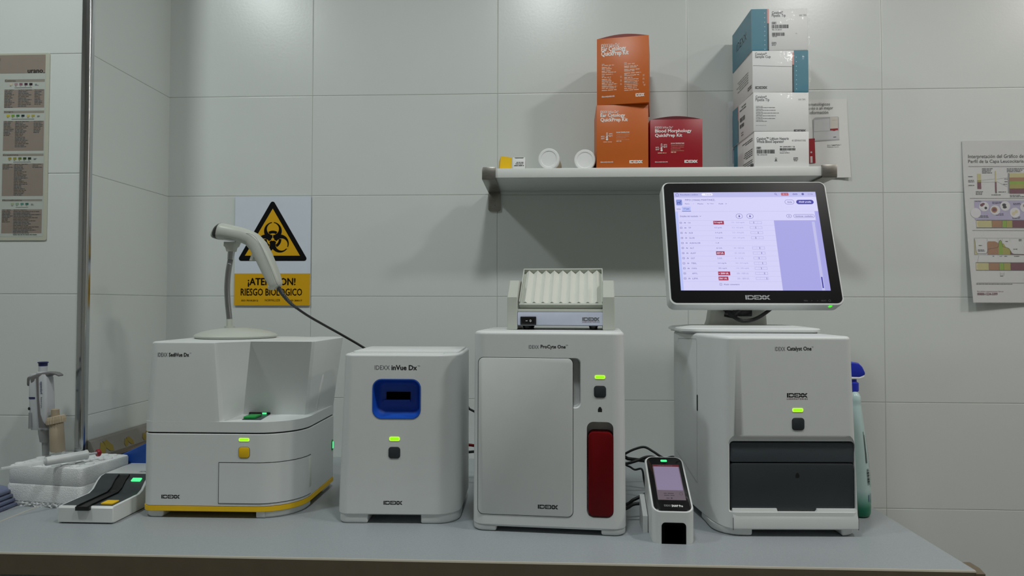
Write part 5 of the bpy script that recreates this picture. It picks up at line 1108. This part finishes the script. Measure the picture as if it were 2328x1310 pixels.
(u0, v1), (u1, v0) = cf(430, 1108), cf(612, 1142); mb.logo(T, u0, v0, u1, v1, 0); lt('L A B O R A T O R I E S', 430, 1146, 616, 1158, 1)
mb.flat('print', ['ink', 'ink_grey', 'print_grey', 'print_grey2', 'print_beige', 'crimson'], t)

# leucocyte profile chart in a clear sleeve, right edge of the picture
b = on_y(2260, 500, -.004); PC = Plane(b, (1, 0, 0), (-.0, 0, 1), b)
t = thing('profile_chart_poster', 'white blood-profile chart in a clear sleeve at the right edge', 'poster', b)
cc = lambda x, y: PC.at(2150 + x / 2.977, 300 + y / 2.977)
def bend(u, v):   # the lower left of the sheet stands off the wall
    k = max(0, min(1, (PC.z(2200, 330) - v) / (PC.z(2200, 330) - PC.z(2200, 690)))); return .002 + .018 * k ** 1.6 * max(0, min(1, 1 - (u - PC.x(2190, 500)) / .22))
def TC(lift=0.0): return lambda u, v, d=0.0: Vector((u, -bend(u, v) - lift - d, v)) + Vector((0, .004, 0))
edge = lambda y: PC.x(2187 + 16 * max(0, (y - 318) / 372) ** 1.3, y)
M['chart_paper'] = mat('chart_paper', 'c9c9c8', .6, var=.01)
def sheet(mb, x_off, y0, y1, xr, lift, th):
    NX, NY = 10, 14; G = []
    for k in (0, 1):
        for j in range(NY + 1):
            py = y0 + (y1 - y0) * j / NY; ul = edge(py) + x_off; v = PC.z(2200, py)
            for i in range(NX + 1):
                u = ul + (xr - ul) * i / NX; G.append(TC(lift)(u, v, -th * k))
    n1 = (NX + 1) * (NY + 1); Fs = []
    q = lambda k, j, i: k * n1 + j * (NX + 1) + i
    for k in (0, 1):
        for j in range(NY):
            for i in range(NX): Fs.append((q(k, j, i), q(k, j, i + 1), q(k, j + 1, i + 1), q(k, j + 1, i)))
    for j in range(NY):
        for i in (0, NX): Fs.append((q(0, j, i), q(0, j + 1, i), q(1, j + 1, i), q(1, j, i)))
    for i in range(NX):
        for j in (0, NY): Fs.append((q(0, j, i), q(0, j, i + 1), q(1, j, i + 1), q(1, j, i)))
    mb.add(G, Fs)
XRR = PC.x(2187, 500) + .29
mb = MB(); sheet(mb, .0012, 320, 688, XRR - .002, .0004, .0006); mb.build('sheet', 'chart_paper', t, smooth=60)
mb = MB(); sheet(mb, -.0008, 317, 690, XRR, .0022, .0003); 
M['sleeve_thin'] = film('clear_sleeve_film', 'dfe3e5', .05, rough=.2, bump=.15, bscale=12); mb.build('sleeve', 'sleeve_thin', t, smooth=60)
mb = MB(); T = TC(.0008)
CH = ['ink_grey', 'ink', 'print_grey', 'ch_plasma', 'ch_brown', 'ch_lime', 'ch_olive', 'ch_wine', 'ch_lilac', 'ch_cream', 'ch_white']
for k, c_ in dict(ch_plasma='b8b27e', ch_brown='9a6f4c', ch_lime='7f9f28', ch_olive='9a9440', ch_wine='6a3040', ch_lilac='a9a3bf', ch_cream='c8bd9a', ch_white='cfced0').items(): M[k] = mat(k + '_print', c_, .6)
def cR(x0, y0, x1, y1, mi, d=0.0):
    (u0, v1), (u1, v0) = cc(x0, y0), cc(x1, y1); n = max(1, int((u1 - u0) / .012)); m_ = max(1, int((v1 - v0) / .012))   # follows the bend of the sheet
    for i in range(n):
        for j in range(m_): mb.rect(T, u0 + (u1 - u0) * i / n, v0 + (v1 - v0) * j / m_, u0 + (u1 - u0) * (i + 1) / n, v0 + (v1 - v0) * (j + 1) / m_, mi, d)
def cT(s, x0, y0, x1, y1, mi=0, bold=0.0): (u0, v1), (u1, v0) = cc(x0, y0), cc(x1, y1); mb.text(T, s, u0, v0, u1, v1, mi, bold, .0002)
def cL(x0, y0, x1, y1, w_=1.0, mi=0):
    a, b_ = Vector(cc(x0, y0)), Vector(cc(x1, y1)); n = max(1, int((b_ - a).length / .012))
    for i in range(n): mb.line(T, *a.lerp(b_, i / n), *a.lerp(b_, (i + 1) / n), w_ * .00033, mi, .0003)
def cP(pts, mi, d=.0002): mb.poly(T, [cc(*p) for p in pts][::-1], mi, d)
def cG(x0, y0, x1, n, lh, mi=0): (u0, v1), (u1, v0) = cc(x0, y0), cc(x1, y0 + lh); mb.greek(T, u0, v1, u1, n, v1 - v0, mi, .0002, (.7, 1), .5)
cT('Interpretación del Gráfico de', 154, 153, 530, 182, 1, -.004); cT('Perfil de la Capa Leucocitaria', 154, 188, 530, 214, 1, -.004); cL(154, 234, 840, 234, 2)
cR(213, 284, 240, 328, 3); cR(213, 328, 240, 340, 6); cR(213, 340, 240, 387, 7); cL(213, 328, 240, 328); cR(333, 264, 342, 338, 3); cR(333, 338, 345, 408, 7); u, v = cc(340, 410); mb.poly(T, rr(u - .002, v - .002, u + .002, v + .002, .0019, 4), 0, .0002)
for x, y, x1_, n in ((246, 244, 330, 4), (415, 244, 530, 3), (152, 298, 190, 1), (152, 324, 205, 2), (152, 358, 205, 1), (202, 400, 258, 3), (308, 422, 378, 1), (398, 314, 420, 1), (398, 332, 420, 1), (390, 350, 420, 1), (356, 402, 415, 1), (434, 424, 530, 2)): cG(x, y, x1_, n, 9)
cL(240, 328, 332, 318); cL(240, 340, 332, 340); cL(345, 320, 420, 308); cL(345, 335, 415, 370)
for a, b_, mi in ((278, 307, 3), (307, 333, 4), (333, 353, 5), (353, 382, 6), (382, 416, 7)): cR(432, a, 840, b_, mi)
cL(424, 278, 424, 416, 3); cL(430, 278, 430, 416, 2); cL(160, 450, 840, 450, 2)
cR(190, 465, 840, 595, 8); cT('CAP MOC', 194, 467, 238, 474, 1, .02)
for x, y, r in ((198, 550, 34), (255, 506, 33), (331, 530, 33), (400, 502, 33), (467, 547, 34), (537, 510, 33)):
    u, v = cc(x, y); q = r * .00036; mb.poly(T, [(u + q * math.cos(i * PI / 16), v + q * math.sin(i * PI / 16)) for i in range(32)], 10, .0003)
def blob(x, y, r, mi, sx=1.0): u, v = cc(x, y); q = r * .00036; mb.poly(T, [(u + q * sx * math.cos(i * PI / 8), v + q * math.sin(i * PI / 8)) for i in range(16)], mi, .0005)
blob(240, 496, 10, 7, 1.2); blob(250, 489, 8, 7, 1.3); blob(267, 516, 9, 1); blob(325, 528, 20, 4); blob(325, 528, 13, 7); blob(393, 495, 10, 1, 1.3); blob(397, 510, 9, 1, 1.5); blob(457, 553, 12, 9); blob(475, 540, 11, 9); blob(532, 500, 10, 4)
for x, y, x1_ in ((312, 472, 385), (210, 566, 290), (334, 552, 400), (448, 573, 505), (455, 480, 510)): cG(x, y, x1_, 2, 8, 1)
for y0, y1 in ((597, 651), (884, 940)):
    dx = 0 if y0 < 700 else -12
    for a, b_, mi in (((200, 307, 3), (307, 378, 4), (378, 407, 5), (407, 448, 6), (448, 840, 7)) if not dx else ((188, 278, 3), (278, 352, 4), (352, 382, 5), (382, 430, 6), (430, 840, 7))): cR(a, y0 + 4, b_, y1 - 3, mi); cL(b_, y0 + 4, b_, y1 - 3)
    cR(200 + dx, y0, 840, y0 + 4, 0); cR(200 + dx, y1 - 3, 840, y1, 0); cP([(200 + dx, y0 + 6), (200 + dx, y1 - 5), (216 + dx, y1 - 5), (206 + dx, (y0 + y1) / 2), (216 + dx, y0 + 6)], 9, .0003)
cL(172, 668, 840, 668, 2)
cL(180, 720, 840, 720); cL(182, 720, 182, 833); cL(182, 833, 840, 833)
cP([(182, 724), (188, 740), (190, 790), (194, 822), (205, 830), (182, 832)], 3); cP([(272, 832), (272, 750), (278, 742), (325, 742), (345, 752), (349, 760), (349, 832)], 4); cP([(349, 832), (349, 752), (355, 737), (362, 733), (370, 738), (376, 760), (376, 832)], 5); cP([(376, 832), (376, 756), (385, 756), (398, 780), (424, 790), (429, 805), (429, 832)], 6); cP([(429, 832), (429, 800), (438, 820), (450, 828), (840, 828), (840, 832)], 7)
cv = [(183, 724), (188, 745), (190, 795), (195, 820), (205, 826), (262, 826), (272, 812), (275, 795), (340, 784), (349, 775), (353, 745), (362, 733), (371, 742), (378, 778), (410, 785), (425, 795), (440, 820), (455, 828), (530, 829)]
for a, b_ in zip(cv[:-1], cv[1:]): cL(*a, *b_, 2, 1)
for x in (272, 348, 376, 428): cL(x, 722, x, 740)
for x, y, x1_, n in ((212, 766, 244, 1), (206, 796, 262, 2), (398, 738, 420, 1), (452, 790, 480, 1), (306, 838, 320, 1), (356, 838, 374, 1), (388, 838, 412, 1), (456, 838, 498, 1), (490, 725, 512, 2), (355, 972, 386, 1), (185, 1027, 465, 1)): cG(x, y, x1_, n, 8)
cL(356, 950, 356, 975); cL(382, 950, 382, 975); cL(356, 962, 382, 962); cL(210, 838, 200, 885); cL(186, 1023, 840, 1023, 2)
cT('Para obtener asistencia técnica, llame al', 190, 1076, 373, 1086, 7); cT('00800-1234-3399', 190, 1089, 333, 1106, 7, .03)
mb.flat('print', CH, t)
# ------------------------------------------------------------------ left end of the worktop
# low strip reader with the sloping dark tray
b = on_z(191, 1191.5, 0); Fd = Face(b, 0)
t = thing('strip_reader', 'low white strip reader with dark tray left of the largest analyzer', 'lab analyzer', b)
w0, w1 = Fd.x(130, 1175), Fd.x(256, 1175); zt = Fd.z(190, 1152)
# side profile of the top: (y, z) along the left edge
pts = [(on_z(201, 1123, zt).y - b.y, zt)]
yA = pts[0][0]
prof = [(0.0, .003), (0.0, zt - .003), (.003, zt), (yA, zt + .001), (yA + .012, zt + .006), (yA + .024, zt + .018), (yA + .034, zt + .0245), (yA + .045, zt + .0262), (yA + .13, zt + .027), (yA + .135, zt + .024), (yA + .135, .003), (yA + .13, .001), (.004, .001)]
mb = MB(); L = []
for x, k in ((w0, .0022), (w0 + .0008, .0007), (w0 + .0024, 0), (w1 - .0024, 0), (w1 - .0008, .0007), (w1, .0022)):
    cy, cz = yA * .5 + .06, zt * .6; L.append([(x, y - (y - cy) / .1 * k, z - (z - cz) / .035 * k) for y, z in prof])
mb.loft(L); mb.build('housing', 'shell', t, smooth=25)
deck = [(.006, zt + .0004)] + [(y, z + .0005) for y, z in prof[3:8]]
deck[-1] = (yA + .046, zt + .0268)
mb = MB()
a0, a1 = w0 + .0045, w1 - .0045
n = len(deck); mb.loft([[(x, y, z) for y, z in deck] + [(x, y, z - .0012) for y, z in deck[::-1]] for x in (a0, a1)]); mb.build('tray_deck', 'charcoal', t, smooth=40)
gc = (w0 + w1) / 2 - .002; ch = [(-.004, zt + .0002), (.004, zt + .0012)] + [(y, z + .0014) for y, z in prof[3:6]] + [(yA + .036, zt + .0262)]
mb = MB(); mb.loft([[(x, y, z) for y, z in ch] + [(x, y, z - .002) for y, z in ch[::-1]] for x in (gc - .011, gc + .011)])
for x in (gc - .011, gc + .0095): mb.loft([[(xx, y, z + .0022) for y, z in ch] + [(xx, y, z - .001) for y, z in ch[::-1]] for xx in (x, x + .0015)])
mb.box(gc - .0125, -.0055, zt - .006, gc + .0125, .001, zt + .0012, bev=.0008); mb.build('strip_tray', 'black', t, smooth=30)
mb = MB(); mb.loft([[(x, y, z) for x, y in rr(w1 - .031, .012, w1 - .009, .034, .003, 4)] for z in (zt + .0005, zt + .0022)]); mb.build('button', 'yellow', t)
sy, sz = yA + .026, zt + .0195
mb = MB(); mb.loft([[(x, y - dz * .6, z + dz) for x, y, z in ((w1 - .030, sy - .003, sz - .0018), (w1 - .013, sy - .003, sz - .0018), (w1 - .012, sy + .0025, sz + .0022), (w1 - .029, sy + .0025, sz + .0022))] for dz in (.0, .0022)]); mb.build('status_light', 'led_green', t, smooth=0)
mb = MB(); mb.text(lambda u, v, d=0: (u, v, zt + .0275), 'IDEXX', w1 - .036, yA + .058, w1 - .004, yA + .066, 0); mb.flat('printed_name', ['ink_grey'], t)
for x in (w0 + .004, w1 - .024): mb = MB(); mb.box(x, .006, 0, x + .02, .03, .002); mb.build('foot', 'gap', t, smooth=0)

# polystyrene tube rack
M['foam'] = mat('white_polystyrene', 'dfe2e3', .75, var=.06, scale=500, bump=.55, bscale=520)
M['foam_rough'] = mat('broken_polystyrene', 'd9dcdd', .8, var=.12, scale=260, bump=.9, bscale=240)
rz = .076
q = [on_z(17, 1057, rz), on_z(184, 1066, rz), on_z(266, 1037, rz)]; e1 = (q[1] - q[0]); e1.z = 0
ang = math.atan2(e1.y, e1.x); Wr = e1.length; Dr = .125
b = Vector((q[0].x, q[0].y, 0)); t = thing('foam_rack', 'white polystyrene tube rack with chipped base holding the pipettes', 'rack', b, ang)
def fl(ins, z, r=.008): return [(x, y, z) for x, y in rr(ins, ins, Wr - ins, Dr - ins, r, 4)]
mb = MB(); mb.loft([fl(.0015, .042), fl(.0, .045), fl(.0, rz - .004), fl(.001, rz - .0012), fl(.004, rz)]); mb.build('upper_block', 'foam', t)
mb = MB(); mb.loft([fl(-.0015, .010), fl(-.0015, .038), fl(.0, .0412), fl(.003, .0418)]); mb.build('lower_block', 'foam', t)
mb = MB(); random.seed(3); L = []
ref_ = rr(-.002, -.002, Wr + .002, Dr + .002, .006, 3); dense = []
for (xa, ya), (xb, yb2) in zip(ref_, ref_[1:] + ref_[:1]):
    k = max(1, int(math.hypot(xb - xa, yb2 - ya) / .004)); dense += [(xa + (xb - xa) * i / k, ya + (yb2 - ya) * i / k) for i in range(k)]
cx_, cy_ = Wr / 2, Dr / 2
for z in (0, .003, .006, .0095): L.append([(x + (cx_ - x) * random.uniform(-.012, .03), y + (cy_ - y) * random.uniform(-.012, .05), z) for x, y in dense])
mb.loft(L); mb.build('chipped_base', 'foam_rough', t, smooth=0)
mb = MB(); st_ = .0205
for j in range(5):
    for i in range(int((Wr - .012) / st_)):
        x = .014 + st_ * i + (st_ / 2 if j % 2 else 0); y = .013 + j * .0235
        if x > Wr - .012: continue
        n = 6 if False else 14; R = .0088
        mb.loft([[(x + (R - k) * math.cos(2 * PI * i_ / n), y + (R - k) * math.sin(2 * PI * i_ / n), z) for i_ in range(n)] for z, k in ((rz - .0005, 0), (rz + .0006, 0), (rz + .0022, .0012), (rz + .0025, .003))])
mb.build('well_caps', 'foam', t, smooth=30)
RT = lambda x, y, z: Vector((b.x + x * math.cos(ang) - y * math.sin(ang), b.y + x * math.sin(ang) + y * math.cos(ang), z))

# single-channel pipette standing in the rack
ztop = rz + .0026
pb = on_z(104, 1036, ztop); t = thing('pipette', 'white and grey pipette with navy plunger standing in the foam rack', 'pipette', pb)
Yp = pb.y; k = (Yp + CAM_D) / FPX; P = lambda x, y: on_y(x, y, Yp) - pb
M['pip_white'] = mat('pale_blue_white_plastic', 'bfc2c6', .4); M['pip_grey'] = mat('warm_grey_plastic', '6d6c6c', .45); M['pip_tip'] = mat('mid_grey_plastic', '8f9190', .4); M['navy'] = mat('navy_plastic', '161d52', .4)
def stack(name, mt, S_, sq=1.0, n=20, par=None):
    mb = MB(); L = []
    for x, y, r in S_:
        c = P(x, y); L.append([(c.x + r * k * math.cos(a), c.y + r * k * sq * math.sin(a), c.z) for a in [2 * PI * i / n for i in range(n)]])
    mb.loft(L); return mb.build(name, mt, par or t, smooth=40)
stack('tip_cone', 'pip_tip', [(104, 1035.5, 7), (104, 1008, 8), (104, 1005, 8.4), (103, 1004, 11), (102.5, 985, 13.5), (102.5, 976, 14)])
def bslab(S_, name, mt, dy=0.0, par=None):
    mb = MB(); L = []
    for y, xa, xb, dp in S_:
        a, c = P(xa, y), P(xb, y); L.append([(x, yy + dy, a.z) for x, yy in rr(a.x, -dp, c.x, dp, min(.005, dp * .9, (c.x - a.x) * .45), 4)])
    mb.loft(L); return mb.build(name, mt, par or t, smooth=40)
bd = bslab([(976, 76, 116, .010), (968, 76.5, 116, .012), (940, 76, 117, .0135), (900, 75, 116, .014), (860, 74.5, 114, .013), (850, 75, 113, .011)], 'body', 'pip_white')
mb = MB(); L = []
for y, xa, xb in ((970, 101, 118), (955, 100, 108), (940, 98.5, 103.5), (905, 96.5, 100.5), (870, 95, 99), (855, 94.5, 98.5)):
    a, c = P(xa, y), P(xb, y); L.append([(x, yy, a.z) for x, yy in ((a.x, -.0152), (c.x, -.0152), (c.x, -.004), (a.x, -.004))])
mb.loft(L); mb.build('ejector_spine', 'pip_grey', t, smooth=30)
bslab([(905, 75, 94.5, .0146), (901, 74.8, 94.5, .0146)], 'volume_ring', 'navy', 0, t)
hk = MB(); L = []
for x, ya, yb2, dp in ((69, 857, 876, .009), (72, 855.5, 877, .012), (84, 852, 872, .0135), (97, 847, 866, .0125), (110, 845, 858, .010), (122, 845.5, 851.5, .0085), (131, 847, 852, .008), (138, 851, 855.5, .007), (140, 852.5, 855, .005)):
    a, c = P(x, ya), P(x, yb2); L.append([(a.x, yy, z) for yy, z in rr(-dp, c.z, dp, a.z, min(.004, dp * .5, (a.z - c.z) * .4), 4)])
hk.loft(L); hk.build('finger_hook', 'pip_grey', t, smooth=50)
stack('plunger_stem', 'pip_white', [(97, 852, 13), (97, 846, 12), (97.5, 845, 9), (98, 832, 9)])
stack('plunger_button', 'navy', [(98, 832.5, 9), (98, 826, 9.4), (98, 825, 11), (98, 823.4, 11.2), (98, 822.6, 9)])
mb = MB(); V, Fc = text_mesh('eppendorf', .02)
def vt(s, xl, xr_, yt_, yb_, mi, bold=.02):
    V, Fc = text_mesh(s, bold); xs = [p[0] for p in V]; ys = [p[1] for p in V]; ax, bx, ay, by = min(xs), max(xs), min(ys), max(ys)
    out = []
    for p in V:
        px = xr_ - (xr_ - xl) * (p[1] - by) / (ay - by) if False else xl + (xr_ - xl) * (p[1] - ay) / (by - ay); py = yt_ + (yb_ - yt_) * (p[0] - ax) / (bx - ax)
        c = P(px, py); out.append((c.x, -.0146, c.z))
    mb.add(out, Fc, mi)
vt('eppendorf', 102, 108.5, 866, 894, 0); vt('Research plus', 104, 107.5, 901, 926, 1, .01)
c = P(78.5, 927); mb.poly(FRONT(-.0146), [(c.x + .0026 * math.cos(i * PI / 8), c.z + .0032 * math.sin(i * PI / 8)) for i in range(16)], 1); a, c = P(77, 936), P(83.5, 972); mb.rect(FRONT(-.0143), a.x, c.z, c.x, a.z, 2)
mb.flat('printed_name', ['ink_navy', 'ink', 'ink_pale'], bd)

# beige suction bulb with a ribbed wheel
ztop = rz + .0026
pb = on_z(136, 1039, ztop); t = thing('pipette_filler', 'beige tubular pipette filler with ribbed collar, beside the pipette', 'pipette filler', pb)
Yp = pb.y; k = (Yp + CAM_D) / FPX
M['beige'] = mat('beige_rubber', 'a3957f', .6, var=.03)
stack('sleeve', 'beige', [(131.5, 1026, 15), (131, 1024, 15.6), (128, 962, 14.6), (127.5, 960, 13)])
stack('neck', 'beige', [(127, 962, 8.8), (125.5, 933, 8.4), (125.5, 931, 8.4), (125.5, 930, 6)])
mb = MB(); N = 44; L = []
for y, r in ((963, 15), (962, 18.5), (954, 18.8), (947, 17.5), (946, 14)):
    c = P(127.5, y); L.append([(c.x + r * k * (1.05 if (i // 1) % 2 else .93) * math.cos(2 * PI * i / N), c.y + r * k * (1.05 if i % 2 else .93) * math.sin(2 * PI * i / N), c.z + .0045 * math.cos(2 * PI * i / N) * .6) for i in range(N)])
mb.loft(L); M['beige_pale'] = mat('pale_beige_rubber', 'b5a68e', .55); mb.build('ribbed_wheel', 'beige_pale', t, smooth=0)
M['clear'] = film('clear_plastic', 'e4e8e8', .35, rough=.15, bump=.1)
mb = MB(); c = P(133, 1033); mb.lathe([(0, -.0062), (.0045, -.0062), (.0062, .004), (0, .004)], (c.x, c.y, c.z), n=16); mb.build('socket', 'clear', t)

# graduated dropper lying across the rack
zd = rz + .0125
pA, pB = on_z(2, 1066, zd + .003), on_z(228, 1029, zd + .003); o = on_z(120, 1047, zd); t = thing('dropper', 'white dropper with red plunger end lying across the foam rack', 'dropper', o)
ax_ = (pB - pA); La = ax_.length; ax_.normalize()
M['dropper_white'] = mat('translucent_white_plastic', 'cfd2d2', .35)
at_ = lambda x: pA - o + ax_ * (La * x / 226)
def seg(name, mt, S_): mb = MB(); mb.tube([at_(x) for x, r in S_], [r for x, r in S_], n=16); return mb.build(name, mt, t, smooth=40)
seg('tip', 'clear', [(0, .0026), (26, .0030), (28, .0036), (62, .0042), (64, .0050), (97, .0052)])
seg('barrel', 'dropper_white', [(94, .0060), (96, .0082), (148, .0084), (150, .0088), (188, .0088), (190, .0096), (193, .0096), (193.5, .006)])
seg('rod', 'pip_white', [(193, .0022), (219, .0022)])
mb = MB(); c = at_(221); mb.lathe([(0, -.003), (.0065, -.003), (.0072, -.001), (.0072, .002), (.006, .0035), (0, .0035)], c, ax_, n=20); mb.build('plunger_end', 'crimson', t)

# blue box and cardboard sheet behind the rack
zb_ = .088
fb = on_y(297, 1040, -.33); M['royal'] = mat('royal_blue_plastic', '1c4fa6', .4)
t = thing('blue_box', 'royal blue box with black trim between foam rack and largest analyzer', 'box', (fb.x, fb.y, 0))
F = Face((fb.x, fb.y, 0), 0); w0, w1 = F.x(270, 1040), F.x(345, 1040)
mb = MB(); L = []
za, zb2 = F.z(280, 1035), F.z(318, 1018)
for x, z in ((w0, za - .002), (w0 + .003, za), (w1, za + (zb2 - za) * (w1 - w0) / (F.x(318, 1018) - F.x(280, 1035)))): L.append([(x, 0, .0), (x, 0, z - .002), (x, .003, z), (x, .10, z), (x, .10, .0)])
mb.loft(L); bx = mb.build('case', 'royal', t, smooth=20)
mb = MB(); mb.loft([[(x, y, z) for y, z in ((-.002, .0), (-.002, za - .004), (.004, za + .001), (.05, za + .001), (.05, 0))] for x in (w0 - .004, w0 + .0005)]); mb.build('end_trim', 'black', t, smooth=0)
M['cardboard'] = mat('kraft_cardboard', '8f7d60', .75, var=.06, scale=20); M['parcel'] = mat('grey_brown_wrap', '86827b', .32, var=.04); M['mustard'] = mat('mustard_print', '8a781f', .4)
# patterned parcel along the return wall
t = thing('patterned_parcel', 'grey-brown parcel with mustard leaf print against the side wall', 'parcel', (XL + .002, -.16, 0))
mb = MB(); zt_ = on_y(195, 999, -.285).z
mb.loft([[(x, y, z) for x, z in ((0, .0), (.0, zt_), (.006, zt_ - .004), (.02, zt_ - .035), (.02, .0))] for y in (-.137, .150)]); pcl = mb.build('wrapping', 'parcel', t, smooth=20)
mb = MB(); TP_ = lambda u, v, d=0: (.0064 + (zt_ - .004 - v) / .031 * .014 + .0004, u, v + .0002) 
random.seed(11)
for u, sc_, f in ((-.118, 1, 1), (-.078, 1.1, -1), (-.035, .7, 1), (-.005, .8, -1), (.035, .7, 1), (.07, .8, -1)):
    v = zt_ - .0335; mb = MB()
    mb.poly(TP_, [(u + f * a * sc_, v + b_ * sc_) for a, b_ in ((0, 0), (.012, .002), (.019, .010), (.021, .023), (.015, .021), (.009, .024), (.004, .017), (-.003, .010))], 0)
    mb.flat('leaf_print', ['mustard'], pcl)
ca, cb2 = on_y(270, 1031, -.215), on_y(330, 1005, -.215)
t = thing('cardboard_sheet', 'folded kraft cardboard sheet between the parcel and blue box', 'cardboard', (ca.x, -.215, 0))
mb = MB(); dx = cb2.x - ca.x
mb.loft([[(x, y, z) for x, z in ((0, 0), (0, ca.z), (.012, ca.z + .0035), (dx, cb2.z), (dx, 0))] for y in (0, .19)]); mb.build('sheet', 'cardboard', t, smooth=0)
mb = MB(); mb.loft([[(x, y, z) for x, z in ((.02, ca.z - .012), (.04, ca.z - .002), (dx, cb2.z - .003), (dx, cb2.z - .012))] for y in (-.003, -.0005)]); mb.build('dark_flap', 'black', t, smooth=0)

# blue-tinted blister packs at the left edge
M['blister'] = mat('blue_tinted_plastic', '5d647c', .18, var=.05); M['blister_clear'] = film('blue_clear_plastic', '8d97b4', .55, tint=(.80, .85, .95, 1), rough=.1, bump=.2)
b = on_z(0, 1163, 0); random.seed(5)
for i in range(4):
    zz = .0005 + .0078 * i
    t = thing('blister_pack', ('lowest', 'second lowest', 'second highest', 'topmost')[i] + ' blue-tinted plastic pack in the pile at the left edge', 'plastic pack', (b.x - .034 - .002 * i, b.y + .010 + .002 * i, zz), random.uniform(-.08, .08), 'blue plastic packs at the left edge')
    mb = MB(); s_ = .040 - .003 * i; mb.box(-s_ - .02, -.022, 0, s_, .03, .0065, bev=.002); mb.build('tray', 'blister', t)
    if i == 3:
        mb = MB(); mb.loft([[(x, y, z) for x, y in rr(-.04 + k, -.018 + k, .026 - k, .026 - k, .004, 3)] for z, k in ((.0066, 0), (.012, .004), (.020, .016), (.021, .018))]); mb.build('dome', 'blister_clear', t)
